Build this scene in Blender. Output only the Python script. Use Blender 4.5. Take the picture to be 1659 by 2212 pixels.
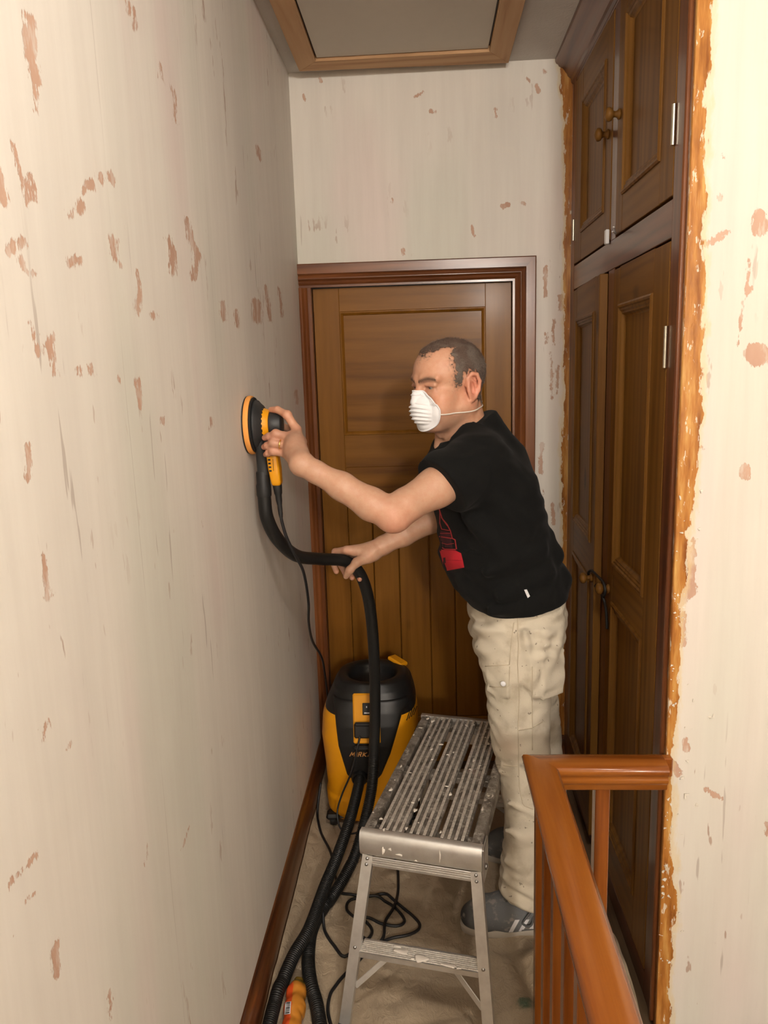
import bpy, bmesh, math, random
import numpy as np
from mathutils import Matrix, Vector
from mathutils.bvhtree import BVHTree
C = bpy.context
S = C.scene
COL = S.collection
PI = math.pi
for o in list(bpy.data.objects): bpy.data.objects.remove(o)

# ---------------------------------------------------------------- camera
CAMZ = 1.62
right = Vector((0.99807657, 0.05371072, -0.03095682))
up = Vector((0.02045828, 0.18601499, 0.9823339))
fwd = Vector((-0.0585203, 0.98107777, -0.18455837))
cam_d = bpy.data.cameras.new('camera')
cam_d.sensor_fit = 'HORIZONTAL'; cam_d.sensor_width = 36.0
cam_d.lens = 1640.4 * 36.0 / 1659.0
cam_d.clip_start = 0.02
cam = bpy.data.objects.new('camera', cam_d); COL.objects.link(cam)
cam.matrix_world = Matrix(((right.x, up.x, -fwd.x, 0), (right.y, up.y, -fwd.y, 0), (right.z, up.z, -fwd.z, CAMZ), (0, 0, 0, 1)))
S.camera = cam
# ---------------------------------------------------------------- light and exposure
S.view_settings.view_transform = 'Standard'
S.view_settings.look = 'None'
S.view_settings.exposure = 0.07
S.view_settings.gamma = 1.0
S.view_settings.use_curve_mapping = False
w = bpy.data.worlds.new('world'); S.world = w; w.use_nodes = True
w.node_tree.nodes['Background'].inputs[0].default_value = (1.0, 0.86, 0.7, 1)
w.node_tree.nodes['Background'].inputs[1].default_value = 0.05
def lamp(name, loc, size, power, color, aim=None):
    d = bpy.data.lights.new(name, 'POINT'); d.energy = power; d.color = color; d.shadow_soft_size = size
    o = bpy.data.objects.new(name, d); COL.objects.link(o); o.location = loc
    return o
WARM = (1.0, 0.93, 0.855)
lamp('landing_lamp_light', (0.22, 0.30, 2.50), 0.04, 33.0, WARM)
lamp('rear_fill_light', (0.72, -3.0, 2.35), 0.12, 215.0, WARM)  # unseen fill added behind the camera to even out the walls

# ---------------------------------------------------------------- basic helpers
def link(o): COL.objects.link(o); return o
def tag(o, label=None, cat=None, group=None, kind=None):
    if label: o['label'] = label
    if cat: o['category'] = cat
    if group: o['group'] = group
    if kind: o['kind'] = kind
    return o
def thing(name, loc, label=None, cat=None, group=None, kind=None):
    o = bpy.data.objects.new(name, None); link(o); o.location = loc; o.empty_display_size = 0.05
    return tag(o, label, cat, group, kind)
def wloc(o):
    v = Vector(o.location)
    while o.parent: o = o.parent; v = v + Vector(o.location)
    return v

class MB:
    """collects vertices and faces in world coordinates, builds ONE mesh object"""
    def __init__(s): s.v = []; s.f = []; s.n = 0
    def raw(s, V, F):
        V = np.asarray(V, float).reshape(-1, 3); b = s.n
        s.v.append(V); s.n += len(V)
        for q in F: s.f.append(tuple(int(i) + b for i in q))
        return s
    def box(s, lo, hi, c=0.0, M=None):
        """box with chamfered edges; M = (origin, ux, uy, uz) local frame"""
        lo = np.array(lo, float); hi = np.array(hi, float)
        lo, hi = np.minimum(lo, hi), np.maximum(lo, hi)
        c = min(c, 0.49 * float((hi - lo).min()))
        V = []; F = []
        if c <= 0:
            for k in range(8): V.append([hi[i] if k >> i & 1 else lo[i] for i in range(3)])
            F = [(0, 2, 3, 1), (4, 5, 7, 6), (0, 1, 5, 4), (2, 6, 7, 3), (0, 4, 6, 2), (1, 3, 7, 5)]
        else:
            ix = {}
            for k in range(8):
                for a in range(3):
                    p = []
                    for i in range(3):
                        hi_ = k >> i & 1
                        e = hi[i] if hi_ else lo[i]
                        if i != a: e += -c if hi_ else c
                        p.append(e)
                    ix[(k, a)] = len(V); V.append(p)
            def face(a, h):
                b, d = (a + 1) % 3, (a + 2) % 3
                ks = [(h << a) | (i << b) | (j << d) for i, j in ((0, 0), (1, 0), (1, 1), (0, 1))]
                q = [ix[(k, a)] for k in ks]
                return q if h else q[::-1]
            for a in range(3):
                for h in (0, 1): F.append(face(a, h))
            for a in range(3):
                b, d = (a + 1) % 3, (a + 2) % 3
                for i in (0, 1):
                    for j in (0, 1):
                        k0 = (i << b) | (j << d); k1 = k0 | (1 << a)
                        q = [ix[(k0, b)], ix[(k1, b)], ix[(k1, d)], ix[(k0, d)]]
                        F.append(q if (i ^ j) else q[::-1])
            for k in range(8):
                q = [ix[(k, 0)], ix[(k, 1)], ix[(k, 2)]]
                F.append(q if bin(k).count('1') % 2 else q[::-1])
        V = np.array(V)
        if M is not None:
            o, ux, uy, uz = [np.array(m, float) for m in M]
            V = o + V[:, :1] * ux + V[:, 1:2] * uy + V[:, 2:3] * uz
        return s.raw(V, F)
    def bar(s, a, b, wid, thk, up_=(0, 0, 1), c=0.001):
        a = np.array(a, float); b = np.array(b, float); d = b - a; L = np.linalg.norm(d); d /= L
        x = np.cross(d, up_); x /= np.linalg.norm(x); y = np.cross(x, d)
        return s.box((-wid / 2, -thk / 2, 0), (wid / 2, thk / 2, L), c, (a, x, y, d))
    def prism(s, poly, h0, h1, M):
        """poly in (u,v), extruded along w from h0 to h1 in frame M=(o,U,V,W)"""
        o, U, V_, W = [np.array(m, float) for m in M]
        P = np.array(poly, float); n = len(P)
        A = o + P[:, :1] * U + P[:, 1:2] * V_
        V = np.vstack([A + W * h0, A + W * h1])
        F = [tuple(range(n))[::-1], tuple(range(n, 2 * n))]
        for i in range(n): F.append((i, (i + 1) % n, n + (i + 1) % n, n + i))
        return s.raw(V, F)
    def sweep(s, secs, closed_path=False, closed_sec=True, caps=True):
        """secs: list of (m,3) rings"""
        n = len(secs); m = len(secs[0]); V = np.vstack(secs); F = []
        for i in range(n if closed_path else n - 1):
            for j in range(m if closed_sec else m - 1):
                a = i * m + j; b = i * m + (j + 1) % m; i2 = (i + 1) % n
                F.append((a, b, i2 * m + (j + 1) % m, i2 * m + j))
        if caps and not closed_path and closed_sec:
            F.append(tuple(range(m))[::-1]); F.append(tuple(range((n - 1) * m, n * m)))
        return s.raw(V, F)
    def lathe(s, prof, o, axis, n=32, cap=True):
        """prof: list of (r, h) along axis"""
        o = np.array(o, float); a = np.array(axis, float); a /= np.linalg.norm(a)
        x = np.cross(a, (0, 0, 1.0) if abs(a[2]) < .9 else (1.0, 0, 0)); x /= np.linalg.norm(x); y = np.cross(a, x)
        t = np.linspace(0, 2 * PI, n, endpoint=False)
        ring = np.cos(t)[:, None] * x + np.sin(t)[:, None] * y
        return s.sweep([o + a * h + ring * max(r, 1e-5) for r, h in prof], caps=cap)
    def tube(s, pts, rad, n=10, caps=True):
        P = np.array(pts, float); m = len(P)
        T = np.gradient(P, axis=0); T /= np.linalg.norm(T, axis=1)[:, None]
        x = np.cross(T[0], (0.13, 0.31, 0.94)); x /= np.linalg.norm(x)
        t = np.linspace(0, 2 * PI, n, endpoint=False); rs = np.broadcast_to(np.asarray(rad, float), (m,))
        secs = []
        for i in range(m):
            x = x - T[i] * (x @ T[i]); x /= np.linalg.norm(x); y = np.cross(T[i], x)
            secs.append(P[i] + rs[i] * (np.cos(t)[:, None] * x + np.sin(t)[:, None] * y))
        return s.sweep(secs, caps=caps)
    def build(s, name, mat, parent=None, smooth=False, bevel=0.0, autosmooth=None, label=None):
        V = np.vstack(s.v)
        me = bpy.data.meshes.new(name)
        if parent is not None: org = np.array(wloc(parent))
        else:
            lo, hi = V.min(0), V.max(0); org = np.array([(lo[0] + hi[0]) / 2, (lo[1] + hi[1]) / 2, lo[2]])
        me.from_pydata((V - org).tolist(), [], s.f); me.update()
        bm = bmesh.new(); bm.from_mesh(me); bmesh.ops.recalc_face_normals(bm, faces=bm.faces); bm.to_mesh(me); bm.free()
        me.materials.append(mat)
        if smooth or autosmooth:
            me.polygons.foreach_set('use_smooth', [True] * len(me.polygons))
        o = bpy.data.objects.new(name, me); link(o)
        if parent is not None: o.parent = parent
        else: o.location = org
        if autosmooth: me.set_sharp_from_angle(angle=math.radians(autosmooth))
        if bevel > 0:
            b = o.modifiers.new('bevel', 'BEVEL'); b.width = bevel; b.segments = 2; b.limit_method = 'ANGLE'
        if label: o['label'] = label
        return o

def catmull(P, n=12, closed=False):
    P = [np.array(p, float) for p in P]; out = []
    m = len(P); segs = m if closed else m - 1
    for i in range(segs):
        if closed: p0, p1, p2, p3 = P[i - 1], P[i], P[(i + 1) % m], P[(i + 2) % m]
        else: p0, p1, p2, p3 = P[max(i - 1, 0)], P[i], P[i + 1], P[min(i + 2, m - 1)]
        for k in range(n):
            t = k / n
            out.append(.5 * ((2 * p1) + (-p0 + p2) * t + (2 * p0 - 5 * p1 + 4 * p2 - p3) * t * t + (-p0 + 3 * p1 - 3 * p2 + p3) * t ** 3))
    if not closed: out.append(P[-1])
    return np.array(out)
def resample(P, step):
    P = np.array(P); d = np.r_[0, np.cumsum(np.linalg.norm(np.diff(P, axis=0), axis=1))]
    n = max(2, int(d[-1] / step)); t = np.linspace(0, d[-1], n)
    return np.stack([np.interp(t, d, P[:, i]) for i in range(3)], 1)

# ---------------------------------------------------------------- materials
class M:
    def __init__(s, name, rough=0.5, metal=0.0, color=(.5, .5, .5), coat=0.0, spec=0.5):
        s.m = bpy.data.materials.new(name); s.m.use_nodes = True; s.t = s.m.node_tree
        s.b = s.t.nodes['Principled BSDF']
        s.b.inputs['Roughness'].default_value = rough; s.b.inputs['Metallic'].default_value = metal
        s.b.inputs['Base Color'].default_value = (*color, 1); s.b.inputs['Coat Weight'].default_value = coat
        s.b.inputs['Coat Roughness'].default_value = 0.15; s.b.inputs['Specular IOR Level'].default_value = spec
    def n(s, typ, ins=None, **props):
        nd = s.t.nodes.new(typ)
        for k, v in props.items(): setattr(nd, k, v)
        for k, v in (ins or {}).items(): s.put(nd.inputs[k], v)
        return nd
    def put(s, sock, v):
        if isinstance(v, bpy.types.NodeSocket): s.t.links.new(v, sock)
        elif isinstance(v, (tuple, list)) and len(v) == 3 and sock.type == 'RGBA': sock.default_value = (*v, 1)
        else: sock.default_value = v
    def coord(s, kind='Object', scale=(1, 1, 1), loc=(0, 0, 0)):
        tc = s.n('ShaderNodeTexCoord')
        return s.n('ShaderNodeMapping', {'Vector': tc.outputs[kind], 'Scale': scale, 'Location': loc}).outputs[0]
    def pos(s, scale=(1, 1, 1)):
        g = s.n('ShaderNodeNewGeometry')
        return s.n('ShaderNodeMapping', {'Vector': g.outputs['Position'], 'Scale': scale}).outputs[0]
    def noise(s, vec, scale, detail=4, rough=.55, dist=0):
        return s.n('ShaderNodeTexNoise', {'Vector': vec, 'Scale': scale, 'Detail': detail, 'Roughness': rough, 'Distortion': dist}).outputs[0]
    def math(s, op, a, b=0.0, c=0.0, clamp=False):
        return s.n('ShaderNodeMath', {0: a, 1: b, 2: c}, operation=op, use_clamp=clamp).outputs[0]
    def rng(s, v, a, b, c=0.0, d=1.0, smooth=False):
        nd = s.n('ShaderNodeMapRange', {'Value': v, 'From Min': a, 'From Max': b, 'To Min': c, 'To Max': d})
        if smooth: nd.interpolation_type = 'SMOOTHSTEP'
        return nd.outputs[0]
    def mix(s, f, a, b, blend='MIX'):
        nd = s.n('ShaderNodeMix', data_type='RGBA', blend_type=blend)
        s.put(nd.inputs[0], f); s.put(nd.inputs[6], a); s.put(nd.inputs[7], b)
        return nd.outputs[2]
    def ramp(s, f, stops):
        nd = s.n('ShaderNodeValToRGB', {'Fac': f}); e = nd.color_ramp.elements
        while len(e) < len(stops): e.new(0.5)
        for x, (p, c) in zip(e, stops): x.position = p; x.color = (*c, 1)
        return nd.outputs[0]
    def attr(s, name): return s.n('ShaderNodeAttribute', attribute_name=name)
    def bump(s, h, strength=.2, dist=.002):
        nd = s.n('ShaderNodeBump', {'Height': h, 'Strength': strength, 'Distance': dist}); s.put(s.b.inputs['Normal'], nd.outputs[0])
    def col(s, c): s.put(s.b.inputs['Base Color'], c); return s
def srgb(r, g, b):
    return tuple(((x / 255) / 12.92 if x / 255 <= .04045 else ((x / 255 + .055) / 1.055) ** 2.4) for x in (r, g, b))

def wood(name, dark, mid, light, axis, rough=.38, coat=.25, stretch=.06, scale=22, bump=.12, knots=True, spec=.3, con=1.0):
    m = M(name, rough, coat=coat, spec=spec)
    sc = [1, 1, 1]; sc['xyz'.index(axis)] = stretch
    p = m.pos(tuple(sc))
    warp = m.noise(m.pos(tuple(.35 if i == axis else 1.0 for i in 'xyz')), 3.0, 2)
    n1 = m.noise(p, scale, 5, .6, .6)
    n2 = m.noise(p, scale * 5, 3, .6)
    wv = m.n('ShaderNodeTexWave', {'Vector': p, 'Scale': scale * .35, 'Distortion': 9.0, 'Detail': 3, 'Detail Scale': 1.3}, wave_type='RINGS').outputs['Fac']
    f = m.math('ADD', m.math('MULTIPLY', n1, .62), m.math('MULTIPLY', wv, .2))
    f = m.math('ADD', f, m.math('MULTIPLY', n2, .2)); f = m.math('ADD', f, m.math('MULTIPLY', m.math('SUBTRACT', warp, .5), .35))
    c = m.ramp(f, [(.5 - .22 * con, dark), (.5, mid), (.5 + .24 * con, light)])
    if knots:
        ks = [3.2, 3.2, 3.2]; ks['xyz'.index(axis)] = 1.9
        v = m.n('ShaderNodeTexVoronoi', {'Vector': m.pos(tuple(ks)), 'Scale': 1.0, 'Randomness': 1.0}).outputs['Distance']
        k = m.rng(m.math('ADD', v, m.math('MULTIPLY', m.math('SUBTRACT', n1, .5), .08)), .045, .10, 1, 0, True)
        c = m.mix(m.math('MULTIPLY', k, .75), c, tuple(x * .45 for x in dark))
    m.col(c); m.bump(n2, bump, .0006)
    return m.m
def woods(name, d, mi, l, **k): return {a: wood(name + '_' + a, d, mi, l, a, **k) for a in 'xyz'}
W_DOOR = woods('door_pine', (.105, .037, .004), (.20, .080, .009), (.26, .112, .016), rough=.40, coat=.06, scale=16, spec=.16, con=1.1)
W_ARCH = woods('architrave_stain', (.055, .014, .004), (.15, .048, .014), (.24, .085, .028), rough=.28, coat=.4)
W_CUP = woods('cupboard_pine', (.105, .042, .007), (.175, .076, .014), (.22, .103, .022), rough=.45, coat=.03, spec=.18, con=1.2)
W_FRAME = woods('cupboard_frame_stain', (.05, .014, .006), (.12, .038, .016), (.17, .062, .026), rough=.3, coat=.35, knots=False)
W_RAIL = woods('handrail_varnish', (.10, .024, .003), (.25, .070, .010), (.34, .115, .019), rough=.27, coat=.45, knots=False)
W_SKIRT = woods('skirting_stain', (.05, .015, .005), (.13, .042, .012), (.2, .075, .022), rough=.3, coat=.35)
W_RAW = woods('bare_pine', (.36, .19, .085), (.55, .33, .17), (.62, .40, .22), rough=.65, coat=0, bump=.08)

def plaster(name, seed=0.0, tone=(1, 1, 1), strength=1.0):
    m = M(name, .62, spec=.3)
    P = m.pos((1, 1, 1))
    vs = m.pos((2.2, 2.2, .35))
    base = m.ramp(m.noise(vs, 1.6, 3, .5), [(.3, (.66, .62, .56)), (.5, (.74, .695, .625)), (.7, (.79, .745, .67))])
    pink = m.rng(m.noise(m.pos((1.6, 1.6, .55)), 1.5, 3, .55), .5, .68, 0, 1, True)
    base = m.mix(m.math('MULTIPLY', pink, .75), base, (.74, .63, .585))
    green = m.rng(m.noise(m.pos((2.0, 2.0, .5)), 1.1, 2, .5), .52, .68, 0, 1, True)
    base = m.mix(m.math('MULTIPLY', green, .7), base, (.65, .645, .56))
    # sanding streaks
    st = m.rng(m.noise(m.pos((14, 14, .9)), 3.0, 4, .6), .35, .7, 0, 1)
    base = m.mix(m.math('MULTIPLY', st, .18), base, (.52, .46, .40))
    # joints of the old lining paper on the left wall
    sy = m.n('ShaderNodeSeparateXYZ', {'Vector': m.n('ShaderNodeNewGeometry').outputs['Position']}).outputs[1]
    for yy, wdt, al in ((1.163, .0013, .38), (1.70, .0016, .25)):
        wob = m.math('MULTIPLY', m.math('SUBTRACT', m.noise(m.pos((3, 3, 3)), 1.0, 2), .5), .012)
        dl = m.math('ABSOLUTE', m.math('SUBTRACT', m.math('ADD', sy, wob), yy))
        on = m.math('MULTIPLY', m.rng(dl, wdt, wdt * .4, 0, al), m.rng(m.noise(m.pos((6, 6, 3)), 1.0, 3), .42, .56, 0, 1))
        base = m.mix(on, base, (.33, .27, .22))
    # small nicks, vertical
    nk = m.noise(m.pos((34, 34, 9)), 1.0, 3, .6)
    area = m.rng(m.noise(m.pos((2.5, 2.5, 1.6)), 1.0, 2), .46, .62, 0, 1, True)
    nick = m.math('MULTIPLY', m.rng(nk, .655, .68, 0, 1), area)
    base = m.mix(m.math('MULTIPLY', nick, .8), base, (.40, .27, .20))
    sc = m.noise(m.pos((60, 60, 5)), 1.0, 2, .5)
    base = m.mix(m.math('MULTIPLY', m.rng(sc, .69, .72, 0, 1), m.math('MULTIPLY', area, .55)), base, (.36, .29, .24))
    # scraped patches showing the brown plaster below
    a = m.attr('patch').outputs['Fac']
    rag = m.math('ADD', m.math('MULTIPLY', m.math('SUBTRACT', m.noise(m.pos((70, 70, 30)), 1.0, 4, .65), .5), .030),
                 m.math('MULTIPLY', m.math('SUBTRACT', m.noise(m.pos((260, 260, 90)), 1.0, 3, .6), .5), .010))
    d = m.math('ADD', a, rag)
    pk = m.rng(d, .0008, -.0008, 0, 1)
    pc = m.ramp(m.noise(m.pos((18, 18, 6)), 1.0, 3), [(.3, (.49, .30, .215)), (.7, (.57, .38, .28))])
    base = m.mix(m.math('MULTIPLY', pk, m.rng(m.noise(m.pos((45, 45, 12)), 1, 4, .7), .36, .5, .45, 1)), base, pc)
    rim = m.math('MULTIPLY', m.rng(m.math('ABSOLUTE', d), .0, .0016, 1, 0), .25)
    base = m.mix(rim, base, (.42, .30, .24))
    # old varnish overspill next to the cupboard
    v = m.attr('varnish').outputs['Fac']
    rv = m.math('ADD', v, m.math('MULTIPLY', m.math('SUBTRACT', m.noise(m.pos((40, 40, 14)), 1.0, 4, .65), .5), .045))
    rv = m.math('ADD', rv, m.math('MULTIPLY', m.math('SUBTRACT', m.noise(m.pos((8, 8, 2.2)), 1.0, 2, .5), .5), .05))
    vk = m.rng(rv, .001, -.001, 0, 1)
    chip = m.rng(m.noise(m.pos((60, 60, 16)), 1.0, 4, .7), .60, .62, 0, 1)
    vc = m.ramp(m.noise(m.pos((55, 55, 7)), 1.0, 4, .6), [(.3, (.23, .075, .015)), (.5, (.44, .18, .038)), (.70, (.62, .36, .11))])
    vc = m.mix(m.math('MULTIPLY', chip, .75), vc, (.72, .66, .52))
    base = m.mix(vk, base, vc)
    pale = m.rng(rv, .016, .002, 0, .55, True)
    base = m.mix(m.math('MULTIPLY', pale, m.math('SUBTRACT', 1.0, vk)), base, (.70, .55, .28))
    if tone != (1, 1, 1): base = m.mix(1.0, base, tone, 'MULTIPLY')
    m.col(base)
    h = m.math('ADD', m.math('MULTIPLY', m.noise(P, 9, 3, .5), .9), m.math('MULTIPLY', m.noise(P, 120, 3, .6), .06))
    h = m.math('SUBTRACT', h, m.math('MULTIPLY', pk, .10)); h = m.math('SUBTRACT', h, m.math('MULTIPLY', nick, .08))
    h = m.math('ADD', h, m.math('MULTIPLY', m.math('MULTIPLY', vk, m.noise(m.pos((90, 90, 25)), 1, 4)), .25))
    m.bump(h, .35, .006)
    m.put(m.b.inputs['Roughness'], m.mix(vk, (.62, .62, .62), (.28, .28, .28)))
    return m.m
PLASTER = plaster('scraped_plaster')

def plain(name, col, rough=.5, metal=0.0, coat=0.0, bump=0.0, bscale=200, var=.12, spec=.5):
    m = M(name, rough, metal, coat=coat, spec=spec)
    P = m.coord('Object')
    n = m.noise(P, bscale * .12, 3)
    m.col(m.mix(n, tuple(c * (1 - var) for c in col), tuple(min(1, c * (1 + var)) for c in col)))
    if bump > 0: m.bump(m.noise(P, bscale, 3), bump, .001)
    return m.m
BLACKP = plain('black_plastic', (.010, .010, .010), .42, bump=.15, bscale=500)
BLACKR = plain('black_rubber', (.012, .012, .012), .55, bump=.1, bscale=300)
GREYP = plain('dark_grey_plastic', (.022, .023, .024), .5, bump=.15, bscale=500)
YELLOWP = plain('yellow_plastic', (.78, .33, .006), .38, bump=.06, bscale=300, var=.04)
ORANGEF = plain('orange_foam', (.85, .36, .075), .75, bump=.2, bscale=700, var=.06)
WHITEP = plain('white_plastic', (.78, .78, .80), .35, var=.03)
BRASS = plain('steel_hinge', (.62, .60, .50), .3, metal=1.0)
STEEL = plain('zinc_rivet', (.45, .44, .43), .35, metal=1.0)
# ================================================================ THE SETTING
XL, XR, YB, YW, ZC = -0.462, 0.532, 2.9, 1.62, 2.657
XW = 0.528            # edge of the wall that faces the camera
BL = [(0.974,2.043,0.967,2.006,0.013),(0.967,2.006,0.970,1.976,0.013),(0.967,1.975,0.965,1.939,0.005),(0.867,1.847,0.865,1.816,0.008),(0.902,1.884,0.916,1.827,0.002),(0.935,1.856,0.932,1.832,0.008),(1.173,1.915,1.176,1.910,0.015),(1.142,1.906,1.141,1.901,0.010),(1.104,1.890,1.099,1.882,0.009),(1.080,1.874,1.078,1.871,0.006),(1.062,1.853,1.056,1.844,0.010),(1.035,1.841,1.030,1.832,0.006),(0.859,1.760,0.890,1.778,0.009),(0.889,1.757,0.895,1.745,0.004),(0.895,1.745,0.918,1.744,0.003),(1.012,1.768,1.042,1.779,0.008),(1.170,1.822,1.166,1.801,0.013),(1.166,1.801,1.186,1.789,0.009),(1.422,1.865,1.433,1.851,0.012),(1.439,1.852,1.443,1.806,0.016),(1.557,1.922,1.566,1.886,0.017),(1.566,1.886,1.610,1.864,0.019),(1.607,1.863,1.565,1.813,0.017),(1.256,1.787,1.260,1.771,0.009),(1.260,1.771,1.247,1.723,0.009),(1.315,1.725,1.315,1.722,0.011),(0.895,1.688,0.899,1.668,0.004),(0.904,1.661,0.905,1.650,0.005),(0.925,1.658,0.951,1.677,0.004),(0.930,1.655,0.937,1.626,0.005),(1.009,1.634,1.008,1.629,0.004),(1.046,1.636,1.047,1.629,0.008),(1.136,1.619,1.138,1.616,0.005),(1.218,1.616,1.215,1.579,0.008),(1.780,1.781,1.783,1.745,0.021),(2.150,1.811,2.143,1.767,0.054),(2.284,1.867,2.324,1.775,0.021),(2.504,1.882,2.519,1.798,0.020),(2.292,2.249,2.292,2.227,0.033),(1.904,1.774,1.903,1.735,0.012),(1.325,2.207,1.326,2.188,0.005),(1.341,2.211,1.338,2.179,0.005),(1.462,2.166,1.462,2.144,0.004),(1.526,2.147,1.523,2.092,0.004),(0.855,1.545,0.850,1.510,0.003),(0.860,1.414,0.861,1.401,0.005),(0.863,1.397,0.863,1.362,0.007),(0.821,1.217,0.816,1.202,0.003),(0.873,1.165,0.872,1.161,0.003),(0.711,1.084,0.770,1.079,0.003),(0.741,1.044,0.756,1.039,0.003),(0.704,1.024,0.713,1.023,0.002),(0.785,0.945,0.776,0.910,0.008),(0.901,0.770,0.899,0.733,0.004),(1.262,0.784,1.243,0.773,0.007),(1.072,0.879,1.069,0.858,0.006),(1.313,1.547,1.316,1.541,0.008),(1.614,1.527,1.609,1.508,0.009),(1.216,1.598,1.212,1.572,0.007),(2.721,1.553,2.728,1.512,0.024)]
BR = [(0.664,1.892,0.666,1.874,0.015),(0.590,1.858,0.563,1.845,0.006),(0.594,1.864,0.603,1.868,0.004),(0.668,1.630,0.680,1.622,0.021),(0.665,1.392,0.667,1.380,0.012),(0.543,1.688,0.529,1.686,0.004),(0.555,1.508,0.556,1.499,0.006),(0.554,1.217,0.560,1.124,0.014),(0.563,1.242,0.569,1.206,0.005),(0.550,1.071,0.555,1.007,0.007),(0.567,0.777,0.572,0.756,0.007),(0.621,0.659,0.656,0.632,0.004),(0.543,0.718,0.552,0.697,0.007),(0.757,0.570,0.759,0.547,0.005),(0.641,1.733,0.637,1.647,0.002),(0.658,1.759,0.637,1.724,0.001),(0.573,1.440,0.578,1.435,0.002),(0.651,1.813,0.646,1.742,0.002),(0.587,2.008,0.589,2.005,0.003),(0.586,1.938,0.587,1.929,0.002),(0.560,1.186,0.543,1.103,0.010)]
BB = [(0.444,1.969,0.442,1.864,0.006),(0.496,1.862,0.499,1.821,0.009),(0.473,1.781,0.472,1.689,0.004),(0.446,1.732,0.448,1.698,0.005),(0.433,1.322,0.430,1.216,0.007),(0.464,1.664,0.469,1.495,0.004),(0.490,1.613,0.489,1.511,0.004),(0.437,1.145,0.440,1.073,0.004),(0.475,1.090,0.481,1.017,0.007),(0.485,0.926,0.490,0.851,0.007),(0.463,0.815,0.473,0.758,0.004),(0.285,2.181,0.308,2.186,0.008),(0.352,2.191,0.366,2.185,0.005),(0.039,2.510,0.049,2.505,0.006),(-0.015,2.560,0.013,2.574,0.004),(0.375,2.598,0.379,2.592,0.006),(0.407,2.574,0.412,2.559,0.007),(0.431,2.625,0.436,2.617,0.004),(-0.111,2.223,-0.109,2.207,0.004),(-0.353,2.634,-0.347,2.625,0.004),(-0.413,2.584,-0.406,2.569,0.004),(-0.074,2.046,-0.071,2.026,0.004),(0.263,2.506,0.265,2.481,0.004),(0.178,2.116,0.187,2.084,0.004)]
def sd_caps(u, v, caps):
    """caps: (u0,v0,u1,v1,halfwidth,ratio): distance measured in v metric"""
    d = np.full(u.shape, 9.0)
    for u0, v0, u1, v1, r, k in caps:
        au, av = u * k, v
        p0 = np.array([u0 * k, v0]); p1 = np.array([u1 * k, v1]); e = p1 - p0; L = max(e @ e, 1e-9)
        t = np.clip(((au - p0[0]) * e[0] + (av - p0[1]) * e[1]) / L, 0, 1)
        dd = np.hypot(au - p0[0] - t * e[0], av - p0[1] - t * e[1]) - r
        d = np.minimum(d, dd)
    return d
def wall(name, panels, boxes, mat, edge=9.0):
    """panels: (O,U,V,us,vs,caps,varnish_fn) finely divided faces; boxes: the bulk behind them"""
    V = []; F = []; A = []; B = []; n = 0
    for O, U, Vv, us, vs, caps, vf in panels:
        O, U, Vv = np.array(O, float), np.array(U, float), np.array(Vv, float)
        gu, gv = np.meshgrid(us, vs, indexing='ij')
        V.append((O + gu[..., None] * U + gv[..., None] * Vv).reshape(-1, 3))
        A.append(sd_caps(gu.ravel(), gv.ravel(), caps) if caps else np.full(gu.size, 9.0))
        B.append(vf(gu.ravel(), gv.ravel()) if vf else np.full(gu.size, 9.0))
        i = np.arange((len(us) - 1) * (len(vs) - 1)); m = len(vs); a = (i // (m - 1)) * m + i % (m - 1) + n
        F.append(np.stack([a, a + m, a + m + 1, a + 1], 1)); n += gu.size
    mb = MB()
    for lo, hi in boxes: mb.box(lo, hi)
    bv = np.vstack(mb.v); V.append(bv); A.append(np.full(len(bv), 9.0)); B.append(np.full(len(bv), edge))
    F.append(np.array(mb.f) + n)
    V = np.vstack(V); F = np.vstack(F)
    me = bpy.data.meshes.new(name)
    me.vertices.add(len(V)); me.vertices.foreach_set('co', V.ravel())
    me.loops.add(F.size); me.loops.foreach_set('vertex_index', F.ravel())
    me.polygons.add(len(F)); me.polygons.foreach_set('loop_start', np.arange(0, F.size, 4)); me.polygons.foreach_set('loop_total', np.full(len(F), 4))
    me.update(calc_edges=True)
    for nm, arr in (('patch', A), ('varnish', B)):
        at = me.attributes.new(nm, 'FLOAT', 'POINT'); at.data.foreach_set('value', np.concatenate(arr))
    me.materials.append(mat); me.validate()
    o = bpy.data.objects.new(name, me); link(o); o['kind'] = 'structure'
    return o
ax = np.arange
# left wall (plane X = XL), u = Y, v = Z
capsL = [(a, b, c, d, max(r * min(1, .47 / ((a + c) / 2)), .002), min(1, .47 / ((a + c) / 2))) for a, b, c, d, r in BL]
yl = np.r_[-3.5, 0.0, ax(.65, 2.0, .005), ax(2.0, 2.9, .007), 2.95]
wall('wall_left', [((XL, 0, 0), (0, 1, 0), (0, 0, 1), yl, np.r_[-.02, ax(.1, 2.3, .005), ax(2.3, ZC, .01), ZC], capsL, None)],
     [((XL - .12, -3.5, -.02), (XL - .0006, 2.95, ZC))], PLASTER)
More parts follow.
